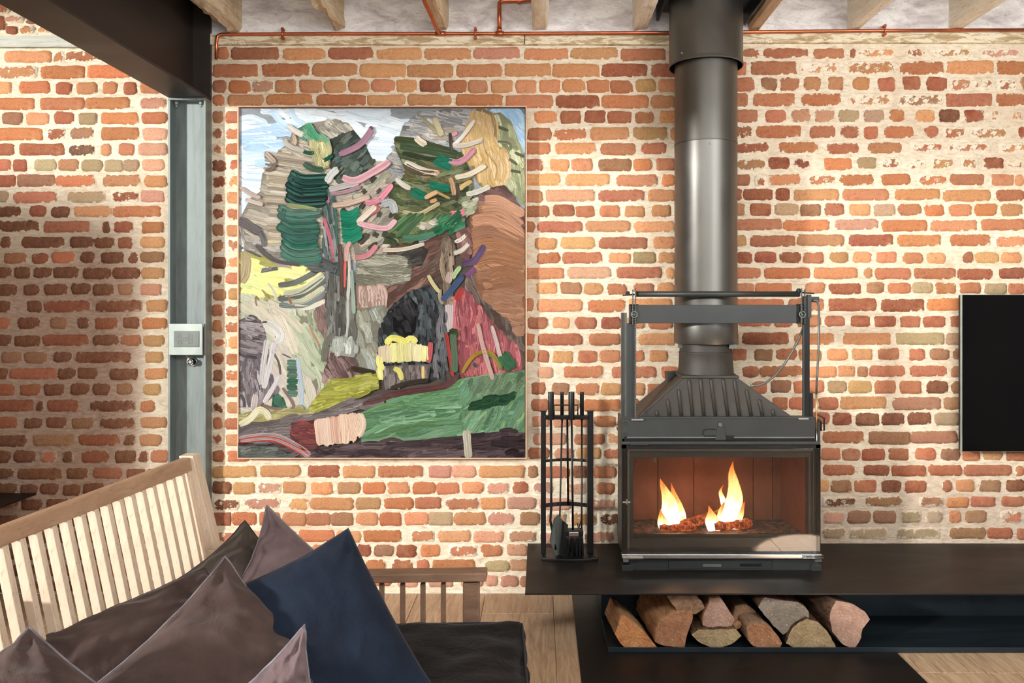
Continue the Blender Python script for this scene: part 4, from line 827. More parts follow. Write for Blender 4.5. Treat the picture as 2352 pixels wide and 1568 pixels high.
# yellow bush
g.area([(880, 840), (990, 835), (985, 870), (960, 880), (885, 895)], (112, 102, 100), [(112, 102, 100), (90, 84, 82), (130, 120, 118)], 88, 40, 6, 40, var=5)
for x in (880, 892, 906, 920, 934, 948, 962, 976):
    g.stroke([(x, 782+abs(x-930)*.25), (x-1, 810), (x+1, 832-(x > 930)*2)], 19, random.choice([(232, 222, 170), (226, 210, 176), (236, 220, 190), (226, 220, 150)]), thick=1.6)
for p_, w, c in (([(888, 790), (900, 776), (922, 780), (936, 788)], 15, (226, 218, 110)), ([(930, 786), (945, 776), (958, 786)], 14, (226, 218, 120)), ([(874, 815), (872, 830), (880, 850)], 15, (232, 224, 130)), ([(872, 845), (876, 872)], 15, (228, 222, 140)), ([(905, 845), (918, 852), (924, 872)], 12, (206, 200, 110)), ([(990, 785), (988, 810), (984, 832)], 12, (190, 84, 92)), ([(972, 840), (973, 872)], 7, (204, 176, 110))): g.stroke(p_, w, c, thick=1.7)
# fields
g.area([(740, 895), (765, 872), (870, 856), (872, 892), (830, 905), (760, 940), (700, 950)], (170, 172, 78), [(176, 178, 80), (160, 162, 72), (188, 190, 104)], -12, 60, 9, 60)
g.area([(570, 950), (690, 935), (730, 950), (650, 965), (549, 975), (549, 950)], (184, 180, 120), [(190, 184, 124), (176, 170, 120)], -6, 50, 9, 26)
g.area([(549, 975), (640, 962), (720, 950), (800, 920), (880, 905), (885, 925), (800, 945), (730, 960), (700, 1020), (640, 1018), (549, 1010)], (114, 106, 108), [(118, 110, 110), (100, 92, 94), (134, 126, 126)], -10, 60, 10, 70)
g.area([(820, 950), (900, 918), (1000, 890), (1090, 870), (1206, 848), (1206, 992), (1100, 1000), (1000, 1004), (900, 1014), (832, 1018)], (104, 148, 112), [(106, 150, 114), (92, 136, 100), (124, 164, 130), (98, 142, 96)], -10, 150, 14, 80, var=4, jit=6, thick=.5)
g.hatch([(1050, 875), (1206, 848), (1206, 992), (1060, 1002)], [(96, 136, 102), (84, 122, 90), (120, 152, 110), (100, 146, 118)], -58, 70, 7, 110, var=8)
g.hatch([(1070, 872), (1206, 850), (1206, 900), (1090, 915)], [(92, 116, 88), (104, 130, 100), (86, 108, 80)], -60, 40, 8, 46, var=6)
g.area([(1075, 942), (1082, 922), (1120, 912), (1185, 900), (1184, 912), (1160, 928), (1110, 936)], (28, 72, 44), [(28, 72, 44), (34, 80, 52)], -12, 60, 9, 14, jit=4)
g.area([(549, 1015), (700, 1032), (832, 1018), (1000, 1006), (1140, 990), (1206, 992), (1206, 1050), (549, 1050)], (80, 66, 70), [(84, 68, 72), (66, 54, 58), (104, 90, 92), (56, 44, 50)], -4, 80, 9, 130, var=7)
g.area([(549, 1022), (640, 1028), (680, 1050), (549, 1050)], (104, 112, 106), [(108, 116, 110), (92, 98, 94)], -8, 50, 9, 24)
g.hatch([(1120, 1000), (1206, 996), (1206, 1045), (1140, 1040)], [(38, 28, 32), (46, 34, 38)], 0, 50, 10, 16)
g.stroke([(552, 1008), (600, 1002), (640, 1004), (690, 1028), (712, 1046)], 17, (190, 170, 168)); g.stroke([(552, 1012), (600, 1006), (640, 1010), (680, 1028), (712, 1046)], 12, (196, 60, 58), (228, 96, 84))
g.area([(672, 972), (728, 962), (732, 1030), (690, 1025), (668, 1000)], (112, 62, 66), [(116, 62, 66), (96, 54, 58), (140, 76, 74)], 2, 44, 9, 34, var=8)
for p_ in ([(735, 960), (738, 990), (742, 1020)], [(752, 958), (754, 990), (758, 1022)], [(770, 955), (772, 985), (776, 1018)], [(790, 950), (792, 985), (792, 1018)], [(808, 948), (812, 980), (806, 1012)], [(822, 950), (830, 972), (820, 1000)]): g.stroke(p_, 26, random.choice([(224, 188, 168), (220, 190, 172), (226, 182, 160)]), thick=.6)
g.stroke([(805, 965), (822, 966), (816, 996), (802, 1004)], 6, (230, 192, 166))
g.stroke([(552, 974), (575, 962), (595, 942), (612, 945), (622, 962)], 15, (226, 220, 184), thick=1.6); g.stroke([(580, 950), (600, 934), (622, 950)], 5, (222, 206, 70))
g.stroke([(880, 912), (930, 900), (1000, 890), (1030, 882), (1052, 862)], 14, (96, 58, 60)); g.stroke([(1020, 890), (1050, 868)], 3, (216, 200, 196)); g.stroke([(900, 890), (940, 878), (985, 872)], 10, (60, 52, 44)); g.stroke([(838, 925), (880, 915), (905, 905)], 12, (104, 72, 70))
for p_, w, c in (([(1026, 765), (1034, 820), (1040, 862)], 8, (150, 46, 42)), ([(1040, 765), (1044, 810), (1044, 855)], 15, (70, 92, 70)), ([(1034, 762), (1046, 760), (1046, 775)], 14, (62, 74, 40)), ([(1062, 855), (1085, 820), (1110, 808), (1130, 812), (1152, 845)], 9, (170, 138, 50)), ([(1115, 815), (1135, 820), (1152, 850)], 6, (70, 120, 80)), ([(1152, 812), (1165, 830), (1180, 845)], 30, (46, 92, 62)), ([(1098, 742), (1108, 790), (1120, 830), (1132, 870)], 10, (206, 170, 162)), ([(1130, 748), (1142, 790), (1150, 822)], 9, (208, 190, 188)), ([(1088, 840), (1094, 836)], 11, (60, 84, 96)), ([(1072, 986), (1074, 1015), (1077, 1050)], 18, (176, 170, 154))): g.stroke(p_, w, c, thick=1.5)
v = np.array(g.v); org = Vector((float(v[:, 0].mean()), ZC+CY, float(v[:, 2].min())))
me = bpy.data.meshes.new('brushwork'); me.from_pydata([tuple(Vector(q)-org) for q in g.v], [], g.f)
me.polygons.foreach_set('use_smooth', [True]*len(g.f))
for nm, cc in (('Col', g.c), ('Col2', g.c2)):
    ca = me.color_attributes.new(nm, 'FLOAT_COLOR', 'POINT'); ca.data.foreach_set('color', np.array(cc, 'f').ravel())
uvl = me.uv_layers.new(name='UVMap'); li = np.zeros(len(me.loops), 'i'); me.loops.foreach_get('vertex_index', li)
uvl.data.foreach_set('uv', np.array(g.uv, 'f')[li].ravel())
bw = link('brushwork', me, M['paint'], pt, org); bw['kind'] = 'stuff'
# ================================================================ steel hearth bench, floor plate
ZFb, ZBk = 3.478, 3.87                      # front edge of the bench, back panel (distance from the camera plane)
HB = .261
hb = thing('hearth_bench', (1.5, -.4, 0), 'long low black steel hearth bench with an open shelf under the stove', 'bench')
a = P(1206, 1367, ZFb); XB0 = a.x
MB().box((XB0, ZFb+CY, HB-.008), (4.2, -.003, HB)).build('top_plate', M['hearth'], hb, .0015)
XS = P(1381, 1419, ZBk).x
MB().box((XS, ZBk+CY, .012), (4.2, ZBk+CY+.008, HB-.008)).build('back_panel', M['tray'], hb)
MB().box((XS, ZBk+CY+.008, .004), (XS+.008, -.02, HB-.008)).build('side_panel', M['tray'], hb)
MB().box((XS, ZFb+CY+.004, .004), (4.2, ZBk+CY+.008, .012)).build('shelf_tray', M['tray'], hb, .001)
MB().box((XS, ZFb+CY+.002, .004), (4.2, ZFb+CY+.006, .026)).build('tray_lip', M['tray'], hb, .001)
hp = MB().box((.166, -1.16, 0), (1.543, -.02, .003)).build('hearth_plate', M['hearth'])
props(hp, 'flat black steel plate let onto the wooden floor under the hearth bench', 'plate')
# ================================================================ stove
ZS = 3.772                                  # stove front
st = thing('wood_stove', (P(1657, 0, 3.9).x, -.25, HB), 'grey cast-iron wood-burning stove insert with a glass door and exposed lifting frame', 'stove')
def bx(px0, py0, px1, py1, z, d, name, mat, bevel=.0015, parent=None):   # front face given in the picture, at distance z, depth d
    a, b = P(px0, py1, z), P(px1, py0, z)
    return MB().box((a.x, a.y, a.z), (b.x, a.y+d, b.z)).build(name, M[mat], parent or st, bevel)
zt = P(0, 962, ZS).z
XsL, XsR = P(1429, 0, ZS).x, P(1885, 0, ZS).x
yF = ZS+CY; yM = 3.985+CY; yR = -.055
zb0 = P(0, 1272, ZS).z; zTop = P(0, 1012, ZS).z
# body: side walls, tapering rear, floor and roof of the firebox
for sx, x in ((1, XsL), (-1, XsR)):
    MB().box((x, yF+.004, zb0), (x+.012*sx, yM, zt)).build('side_panel', M['stove'], st, .001)
    MB().hexa([(x, yM, zb0), (x+.012*sx, yM, zb0), (x+.012*sx, yM, zt-.03), (x, yM, zt-.03)], [(x+.10*sx, yR, zb0), (x+.112*sx, yR, zb0), (x+.112*sx, yR, zt-.06), (x+.10*sx, yR, zt-.06)]).build('rear_panel', M['stove'], st)
MB().box((XsL+.1, yR, zb0), (XsR-.1, yR+.01, zt-.06)).build('back_panel', M['black'], st)
MB().box((XsL+.01, yF+.05, zTop-.004), (XsR-.01, yR, zTop+.006)).build('firebox_roof', M['black'], st)
fz = P(0, 1225, 3.83).z
MB().box((XsL+.012, yF+.03, fz-.09), (XsR-.012, yR, fz-.012)).build('firebox_base', M['stove'], st)
# firebrick lining panels (seams as in the picture)
zi0, zi1 = fz-.012, zTop-.012
xa, xb = XsL+.05, XsR-.05
cuts = [1478, 1512, 1595, 1732, 1777, 1832]
xs_ = [xa+.02]+[P(c_, 0, 4.09).x for c_ in cuts[1:-1]]+[xb-.02]
for x0, x1 in zip(xs_[:-1], xs_[1:]): MB().box((x0+.0015, yR-.045, zi0), (x1-.0015, yR-.02, zi1)).build('firebrick_panel', M['firebrick'], st, .002)
for sx, x in ((1, xa-.02), (-1, xb+.02)): MB().hexa([(x, yF+.07, zi0), (x+.02*sx, yF+.07, zi0), (x+.02*sx, yF+.07, zi1), (x, yF+.07, zi1)], [(x+.04*sx, yR-.03, zi0), (x+.06*sx, yR-.03, zi0), (x+.06*sx, yR-.03, zi1), (x+.04*sx, yR-.03, zi1)]).build('firebrick_panel', M['firebrick'], st)
MB().box((XsL+.03, yF+.045, zi0-.01), (XsR-.03, yF+.062, zi0+.006)).build('log_guard', M['black'], st)
# header
bx(1429, 961, 1873, 1003, ZS, .02, 'header_panel', 'stove')
bx(1432, 957, 1870, 962, ZS-.002, .05, 'header_lip', 'stove')
bx(1440, 1003, 1872, 1006, ZS-.003, .01, 'header_trim', 'satin_dark', .0008)
bx(1429, 1007, 1880, 1014, ZS+.004, .02, 'header_rail', 'black', .001)
bx(1428, 1014, 1884, 1021, ZS-.014, .016, 'door_top_rail', 'stove', .002)
bx(1448, 1016, 1490, 1022, ZS-.018, .006, 'rail_block', 'stove', .001)
a, b, c, d = [P(x, y, ZS-.004) for x, y in ((1643, 1010), (1668, 1010), (1662, 970), (1650, 970))]
o_ = Vector((0, .004, 0)); MB().hexa([a, b, c, d], [a+o_, b+o_, c+o_, d+o_]).build('latch_plate', M['stove'], st, .001)
c = P(1654, 975, ZS-.005); MB().cyl(c+Vector((0, .004, 0)), c-Vector((0, .004, 0)), .009, 16).build('latch_bolt', M['satin_dark'], st, .001)
bx(1668, 1000, 1686, 1010, ZS-.006, .008, 'latch_catch', 'black')
mb = MB(); mb.tube([P(1643, 986, ZS-.003), P(1625, 985, ZS-.003), P(1616, 988, ZS-.003), P(1614, 996, ZS-.003), P(1619, 1001, ZS-.003), P(1643, 1001, ZS-.003)], .0018, 8); mb.build('latch_wire', M['black'], st)
for y in (973, 997): 
    c = P(1437, y, ZS); MB().cyl(c, c-Vector((0, .004, 0)), .008, 14).build('bolt', M['stove'], st)
# door: frame, glass, inner frame visible through the glass
bx(1428, 1021, 1439, 1272, ZS-.002, .02, 'door_stile', 'black', .001); bx(1874, 1021, 1885, 1272, ZS-.002, .02, 'door_stile', 'black', .001)
bx(1428, 1021, 1885, 1030, ZS-.002, .02, 'door_rail', 'black', .001)
bx(1441, 1030, 1873, 1036, ZS+.02, .008, 'inner_frame_rail', 'satin_dark', .001)
bx(1446, 1036, 1866, 1050, ZS+.035, .012, 'inner_frame_rail', 'stove', .001)
for p0, p1 in ((1441, 1446), (1868, 1873)): bx(p0, 1036, p1, 1268, ZS+.02, .008, 'inner_frame_stile', 'satin_dark', .001)
for p0, p1 in ((1446, 1455), (1857, 1866)): bx(p0, 1050, p1, 1262, ZS+.035, .012, 'inner_frame_stile', 'stove', .001)
bx(1455, 1226, 1857, 1258, ZS+.035, .012, 'inner_sill', 'black', .001)
bx(1440, 1258, 1873, 1270, ZS+.02, .02, 'door_bottom_rail', 'black', .001)
gl = bx(1431, 1030, 1884, 1271, ZS-.006, .004, 'glass_pane', 'glass', .0008)
bx(1428, 1273, 1888, 1283, ZS-.03, .03, 'chrome_bar', 'chrome', .002)
c0, c1 = P(1844, 1279, ZS-.036), P(1892, 1279, ZS-.036)
for dz in (.005, -.005): MB().cyl(c0+Vector((0, 0, dz)), c1+Vector((0, 0, dz)), .0036, 12).build('door_handle_rod', M['chrome'], st)
bx(1430, 1279, 1477, 1284, ZS-.036, .008, 'hinge_pin', 'chrome', .001); bx(1431, 1284, 1444, 1291, ZS-.02, .02, 'hinge_block', 'chrome', .001); bx(1873, 1284, 1888, 1290, ZS-.02, .02, 'hinge_block', 'satin_dark', .001)
for y in (1152,): bx(1430, y, 1448, y+3, ZS-.009, .006, 'side_catch', 'chrome', .0005); bx(1438, y-6, 1442, y+6, ZS-.011, .006, 'side_catch', 'satin_dark', .0005)
bx(1502, 1040, 1506, 1062, ZS+.05, .003, 'damper_rod', 'satin_dark', .0005)
# plinth
bx(1446, 1284, 1868, 1309, ZS+.01, .25, 'plinth', 'stove', .001)
bx(1536, 1287, 1772, 1306, ZS+.004, .008, 'ash_drawer_front', 'stove', .001)
bx(1614, 1296, 1657, 1302, ZS-.002, .008, 'air_slider', 'satin_dark', .001); bx(1701, 1294, 1748, 1300, ZS-.002, .008, 'air_slider', 'black', .001)
for p0, p1 in ((1428, 1454), (1864, 1887)): bx(p0, 1298, p1, 1311, ZS-.004, .06, 'foot', 'stove', .001)
# hood: frustum with pressed ribs
zh0 = P(0, 961, 3.80).z; zh1 = P(0, 866, 3.812).z
A = [P(1466, 961, 3.80), P(1826, 961, 3.80)]; T = [P(1569, 866, 3.812), P(1692, 866, 3.812)]
yb_ = -.06
bl, br = Vector((A[0].x, yb_, zh0)), Vector((A[1].x, yb_, zh0)); tl, trr = Vector((T[0].x, -.13, zh1)), Vector((T[1].x, -.13, zh1))
MB().add([A[0], A[1], br, bl, T[0], T[1], trr, tl], [(0, 3, 2, 1), (4, 5, 6, 7), (0, 1, 5, 4), (1, 2, 6, 5), (2, 3, 7, 6), (3, 0, 4, 7)]).build('hood', M['hood'], st, .003)
MB().box((T[0].x-.01, T[0].y-.012, zh1-.004), (T[1].x+.01, -.11, zh1+.008)).build('hood_collar_plate', M['hood'], st, .003)
MB().hexa([T[0]+Vector((-.045, .18, -.06)), T[0]+Vector((.0, .18, -.06)), T[0]+Vector((.0, .18, .008)), T[0]+Vector((-.05, .18, .008))], [T[0]+Vector((-.045, .25, -.06)), T[0]+Vector((.0, .25, -.06)), T[0]+Vector((.0, .25, .008)), T[0]+Vector((-.05, .25, .008))]).build('hood_lug', M['hood'], st, .002)
MB().hexa([T[1]+Vector((0, .1, -.05)), T[1]+Vector((.03, .1, -.05)), T[1]+Vector((.02, .1, .008)), T[1]+Vector((0, .1, .008))], [T[1]+Vector((0, .2, -.05)), T[1]+Vector((.03, .2, -.05)), T[1]+Vector((.02, .2, .008)), T[1]+Vector((0, .2, .008))]).build('hood_lug', M['hood'], st, .002)
MB().bar(A[0]+Vector((.0, .0, .004)), T[0]+Vector((-.0, 0, 0)), .010, .008, (0, -1, 0)).build('hood_seam', M['hood'], st, .002)
for xt, yt, xb_ in ((1507, 940, 1510), (1533, 915, 1538), (1558, 892, 1565), (1582, 870, 1591), (1608, 868, 1617), (1632, 868, 1644), (1660, 868, 1672), (1686, 870, 1699), (1714, 892, 1726), (1743, 915, 1752), (1774, 938, 1777)):
    def hp_(x, y): f = (961-y)/95; return P(x, y, 3.80+.012*f-.001)
    MB().tube([hp_(xt, yt+2), hp_(xt+1, yt+6), hp_(xb_, 958)], [.006, .0085, .0085], 8).build('hood_rib', M['hood'], st)
# lifting frame
zL = 3.775
for a_, b_, nm, m_, z in ((1427, 1433, 'guide_rail', 'stove', zL-.004), (1434, 1440, 'guide_rail', 'satin_dark', zL+.006), (1440, 1459, 'upright_plate', 'stove', zL)):
    bx(a_, 718 if a_ < 1440 else 742, b_, 961, z, .02, nm, m_, .0015)
bx(1847, 680, 1860, 961, zL, .03, 'upright_plate', 'black', .0015); bx(1844, 745, 1848, 958, zL-.004, .008, 'guide_rail', 'stove', .001)
bx(1461, 700, 1830, 742, zL-.012, .006, 'cross_plate', 'stove', .002)
for p0, p1 in ((1445, 1468), (1829, 1851)): bx(p0, 698, p1, 743, zL-.008, .016, 'pulley_bracket', 'black', .006)
MB().cyl(P(1461, 675, zL), P(1836, 675, zL), .0135, 20).build('cross_rod', M['stove'], st)
MB().cyl(P(1430, 678, zL), P(1463, 676, zL), .0035, 8).build('rod_end', M['black'], st); MB().cyl(P(1836, 671, zL), P(1870, 674, zL), .0035, 8).build('rod_end', M['black'], st)
for x, y in ((1442, 673), (1835, 667)):
    c = P(x, y, zL-.01); MB().cyl(c+Vector((0, .012, 0)), c-Vector((0, .004, 0)), .010, 14).build('bolt', M['black'], st)
for x in (1457, 1843):
    c = P(x, 722, zL-.02); mb = MB()
    mb.tube([c+Vector((.014*math.cos(k*math.pi/10), 0, .014*math.sin(k*math.pi/10))) for k in range(20)], .0035, 8, closed=True)
    mb.cyl(c+Vector((0, .02, 0)), c-Vector((0, .002, 0)), .005, 10); mb.build('pulley', M['satin_dark'], st)
def chain(px, y0, y1, z):
    mb = MB(); n = int((y1-y0)/2.9); mb.sm = True
    for i in range(n):
        c = P(px, y0+(y1-y0)*(i+.5)/n, z); w, h = (.0038, .0042) if i % 2 else (.0016, .0042)
        mb.bar(c-Vector((0, 0, h*.9)), c+Vector((0, 0, h*.9)), w*2, .004, (0, 1, 0))
    o = mb.build('chain', M['satin_dark'], st); o['kind'] = 'stuff'
chain(1459.5, 660, 960, zL-.02); chain(1453.5, 664, 745, zL-.02); chain(1841, 662, 745, zL-.022); chain(1848.5, 664, 745, zL-.012)
bx(1855, 676, 1864, 730, zL-.002, .02, 'side_bracket', 'stove', .001); bx(1862, 681, 1882, 694, zL+.01, .02, 'side_bracket', 'stove', .002)
bx(1860, 902, 1868, 962, zL, .02, 'side_bracket', 'black', .003)
mb = MB(); q = [P(x, y, zL) for x, y in ((1878, 952), (1893, 960), (1893, 988), (1886, 989), (1886, 968), (1874, 962))]; mb.tube(q, .004, 8); mb.build('side_hook', M['black'], st)
bx(1450, 962, 1478, 966, ZS-.012, .012, 'rod_stop', 'chrome', .001); bx(1834, 960, 1858, 964, ZS-.008, .012, 'rod_stop', 'chrome', .001)
mb = MB(); mb.tube([P(x, y, zL+.02) for x, y in ((1845, 752), (1835, 778), (1820, 806), (1803, 834), (1783, 859), (1762, 877), (1740, 885), (1724, 886))], .0055, 10); mb.build('curved_hose', M['hose'], st)
mb = MB(); mb.tube([P(x, y, zL) for x, y in ((1868, 690), (1876, 690), (1881, 704), (1881, 740), (1880, 800), (1877, 860), (1875, 905))], .005, 10); mb.build('straight_hose', M['hose'], st)
MB().cyl(P(1875, 905, zL), P(1875.5, 985, zL), .0045, 10).build('hose_end', M['brass'], st); MB().cyl(P(1875.5, 985, zL), P(1876.5, 1042, zL), .0032, 8).build('hose_needle', M['chrome'], st)
# collar between hood and flue
cxf, cyf = P(1621, 0, 3.95).x, 3.95+CY
def lathe(prof, name, mat, parent, n=64, cx=cxf, cy=cyf):
    vs = []; fs = []
    for r, z in prof:
        for k in range(n): a_ = 2*math.pi*k/n; vs.append((cx+r*math.cos(a_), cy+r*math.sin(a_), z))
    for i in range(len(prof)-1):
        for k in range(n): fs.append((i*n+k, i*n+(k+1) % n, (i+1)*n+(k+1) % n, (i+1)*n+k))
    mb = MB(); mb.sm = True; mb.add(vs, fs); o = mb.build(name, mat, parent); md = o.modifiers.new('e', 'EDGE_SPLIT'); md.split_angle = R(35); return o
Zf = lambda y, z=3.95: P(0, y, z).z
r1 = 59.5*3.95/F
lathe([(r1+.008, zh1+.002), (r1+.004, Zf(835)), (r1+.002, Zf(812)), (r1+.004, Zf(810)), (r1+.004, Zf(807)), (r1, Zf(806)), (r1, Zf(780))], 'flue_collar', M['hood'], st)
for s_ in (1566, 1676):
    a_, b_ = P(s_, 801, 3.835), P(s_+18, 791, 3.835); x0c = a_.x-cxf; yy = cyf-math.sqrt(max(.0001, r1*r1-x0c*x0c*.8))
    MB().box((a_.x, yy-.006, a_.z), (b_.x, yy+.03, b_.z)).build('collar_clip', M['satin_dark'], st, .001)
# ---------------------------------------------------------------- flue
fo = thing('flue_pipe', (cxf, cyf, Zf(792)), 'tall dark grey metal flue pipe rising from the stove through the ceiling', 'flue')
r2 = 70.5*3.95/F; z335 = 2.287
lathe([(r2+.001, Zf(788)), (r2+.0035, Zf(786)), (r2+.0035, Zf(700)), (r2+.001, Zf(698)), (r2+.001, z335-.003)], 'lower_pipe', M['flue'], fo)
lathe([(r2-.001, z335-.006), (r2-.001, z335), (r2+.0022, z335+.0004), (r2+.0012, z335+.008), (r2+.0012, 3.0)], 'upper_pipe', M['flue'], fo)
r3 = 83.5*3.95/F; zs0 = 2.668
lathe([(r3-.004, zs0+.012), (r3-.003, zs0), (r3+.001, zs0), (r3+.003, zs0+.004), (r3+.0015, zs0+.014), (r3, zs0+.02), (r3, 3.30)], 'ceiling_sleeve', M['flue'], fo)
lathe([(r2+.002, zs0+.05), (r3-.002, zs0+.05)], 'sleeve_baffle', M['black'], fo)
for x, y in ((1631, 329), (1566, 122)):
    c = P(x, y, 3.95-r2-.004 if y > 200 else 3.80); MB().cyl(c+Vector((0, .008, 0)), c-Vector((0, .003, 0)), .0038, 10).build('screw', M['satin_dark'], fo)
bxc = P(1509, 0, 4.15).x, P(1716, 0, 4.15).x
MB().box((bxc[0], -.50, 3.02), (bxc[1], -.03, 3.06)).box((bxc[1]-.012, -.5, 2.955), (bxc[1], -.03, 3.02)).box((bxc[0], -.5, 2.975), (bxc[0]+.012, -.03, 3.02)).build('ceiling_collar_box', M['black'], fo, .001)
# ================================================================ fire
def tongue(mb, heat, path, rad, flat=.55, n=14):
    pts = [Vector(p) for p in path]; vs = []; m = 18
    for i in range(m):
        t = i/(m-1)*(len(pts)-1); k = min(int(t), len(pts)-2); u = t-k
        a, b_, c_, d = pts[max(k-1, 0)], pts[k], pts[k+1], pts[min(k+2, len(pts)-1)]
        q = .5*((2*b_)+(c_-a)*u+(2*a-5*b_+4*c_-d)*u*u+(3*b_-a-3*c_+d)*u**3); f = i/(m-1)
        rr = rad*(math.sin(math.pi*min(1, (f*.62+.30)))**.9)*(1-f**2.2)+.0006
        for j in range(n):
            an = 2*math.pi*j/n; wob = 1+.22*noise.noise(Vector((q.x*18+j*.1, math.cos(an)*1.2, q.z*14)))
            vs.append(q+Vector((math.cos(an)*rr*wob, math.sin(an)*rr*flat*wob, 0))); heat.append(1-f)
    fs = [(i*n+j, i*n+(j+1) % n, (i+1)*n+(j+1) % n, (i+1)*n+j) for i in range(m-1) for j in range(n)]
    fs.append(list(range(n))[::-1]); mb.sm = True; mb.add(vs, fs)
def flame(label, tongues):
    mb = MB(); heat = []
    for path, rpx, z, flat in tongues: tongue(mb, heat, [P(x, y, z) for x, y in path], rpx*z/F, flat)
    o = mb.build('flame', M['flame']); a_ = o.data.attributes.new('tip_fade', 'FLOAT', 'POINT'); a_.data.foreach_set('value', np.array(heat, 'f'))
    props(o, label, 'flame', 'flames in the stove'); return o
flame('smaller twin-tipped flame on the left in the stove', [
    ([(1546, 1222), (1540, 1190), (1536, 1150), (1524, 1118), (1516, 1098)], 22, 3.93, .5),
    ([(1556, 1222), (1558, 1195), (1556, 1165), (1548, 1135), (1541, 1108)], 19, 3.95, .5),
    ([(1534, 1222), (1526, 1205), (1520, 1186), (1517, 1168)], 15, 3.91, .5),
    ([(1564, 1222), (1570, 1206), (1566, 1186), (1558, 1166)], 13, 3.94, .5)])
flame('tall bright flame in the middle of the stove', [
    ([(1652, 1224), (1668, 1190), (1686, 1155), (1686, 1115), (1681, 1080), (1684, 1058)], 23, 3.93, .5),
    ([(1642, 1224), (1638, 1200), (1634, 1180), (1628, 1160)], 18, 3.91, .5),
    ([(1660, 1222), (1684, 1200), (1700, 1172), (1712, 1150)], 18, 3.94, .5),
    ([(1660, 1224), (1664, 1195), (1660, 1170), (1664, 1150)], 20, 3.93, .5),
    ([(1664, 1166), (1660, 1146), (1655, 1128), (1662, 1112)], 7, 3.95, .5),
    ([(1690, 1214), (1698, 1204), (1700, 1192)], 11, 3.92, .5)])
bl_ = bpy.data.lights.new('firelight', 'POINT'); bl_.energy = 3.2; bl_.color = (1, .46, .20); bl_.shadow_soft_size = .05
for i_, (x_, e_) in enumerate(((1545, 1.6), (1668, 1.9))):
    l_ = bl_.copy(); l_.energy = e_; o_ = bpy.data.objects.new('firelight', l_); COL.objects.link(o_); o_.location = P(x_, 1165, 3.90)
def log(name, poly, z0, depth, label, end, bark, dx=0, dz=0, sc=.96, rough=.0035, group=None, cat='log'):
    """split log: cut end outline as seen, running back from distance z0"""
    pts = [P(x, y, z0) for x, y in poly]; pl = [(p.x, p.z) for p in pts]; n = len(pl)
    # densify outline
    out = []
    for i in range(n):
        a_, b_ = Vector(pl[i]), Vector(pl[(i+1) % n]); m = max(1, int((b_-a_).length/.014))
        for k in range(m): q = a_.lerp(b_, k/m); out.append(q+Vector((noise.noise(Vector((q.x*50, q.y*50, z0))), noise.noise(Vector((q.x*50, q.y*50, z0+9)))))*rough)
    N = len(out); cx = sum(q.x for q in out)/N; cz = sum(q.y for q in out)/N; m = 9; vs = []; y0 = z0+CY
    for i in range(m):
        f = i/(m-1); s_ = 1+(sc-1)*f
        for q in out:
            w = 1+.05*noise.noise(Vector((q.x*40, q.y*40, f*5+z0)))*(1 if i else 0); tilt = (q.y-cz)*.10 if i == 0 else 0
            vs.append((cx+(q.x-cx)*s_*w+dx*f, y0+depth*f+tilt+(.004*noise.noise(Vector((q.x*60, q.y*60, 2))) if i in (0, m-1) else 0), cz+(q.y-cz)*s_*w+dz*f))
    vs.append((cx, y0-.002, cz)); c0_ = len(vs)-1; vs.append((cx+dx, y0+depth, cz+dz))
    lift = max(0, .0135-min(v_[2] for v_ in vs)); vs = [(v_[0], v_[1], v_[2]+lift) for v_ in vs]
    mb = MB(); mb.sm = True
    fs = [(i*N+k, i*N+(k+1) % N, (i+1)*N+(k+1) % N, (i+1)*N+k) for i in range(m-1) for k in range(N)]; mb.add(vs, fs)
    mb.sm = False; mb.cur = 1
    for k in range(N):
        mb.f.append([k, c0_, (k+1) % N]); mb.f.append([(m-1)*N+k, (m-1)*N+(k+1) % N, c0_+1]); mb.mi += [1, 1]; mb.smf += [False, False]
    o = mb.build(name, [M[bark], M['logend'][end] if isinstance(end, int) else M[end]])
    return props(o, label, cat, group)
WG = 'firewood on the hearth shelf'
log('firewood_log', [(1413, 1463), (1428, 1422), (1436, 1424), (1476, 1455), (1496, 1478), (1511, 1495), (1438, 1496), (1424, 1482)], 3.497, .24, 'orange freshly split log, leftmost on the hearth shelf', 0, 'split', dx=-.03, dz=.0, group=WG)
log('firewood_log', [(1505, 1476), (1506, 1455), (1520, 1431), (1547, 1414), (1570, 1410), (1593, 1412), (1590, 1432), (1578, 1460), (1570, 1491), (1548, 1486), (1528, 1486)], 3.50, .30, 'wedge-shaped brown split log, second from the left on the shelf floor', 1, 'split', dx=-.05, dz=.025, group=WG)
log('firewood_log', [(1532, 1369), (1598, 1369), (1612, 1380), (1619, 1396), (1598, 1409), (1575, 1408), (1555, 1403), (1545, 1388)], 3.53, .26, 'grey-grained split log lying on top of the left of the wood stack', 'splitgrey', 'splitgrey', dx=-.02, dz=-.004, group=WG)
log('firewood_log', [(1613, 1434), (1616, 1410), (1634, 1377), (1654, 1373), (1672, 1396), (1688, 1424), (1680, 1435), (1660, 1440), (1644, 1446)], 3.54, .26, 'reddish wedge log above the half-round tan log', 4, 'split', dx=-.01, dz=.0, group=WG)
log('firewood_log', [(1588, 1458), (1604, 1447), (1640, 1447), (1690, 1445), (1704, 1460), (1685, 1476), (1666, 1484), (1647, 1488), (1628, 1484), (1604, 1474)], 3.505, .30, 'tan log shaped like half a disc, flat side up, on the shelf floor', 2, 'bark', dz=.005, group=WG)
log('firewood_log', [(1682, 1428), (1690, 1392), (1715, 1388), (1736, 1404), (1741, 1432), (1712, 1440)], 3.60, .22, 'dark splintered log wedged in the middle of the wood stack', 'splitgrey', 'splitgrey', dz=0, group=WG)
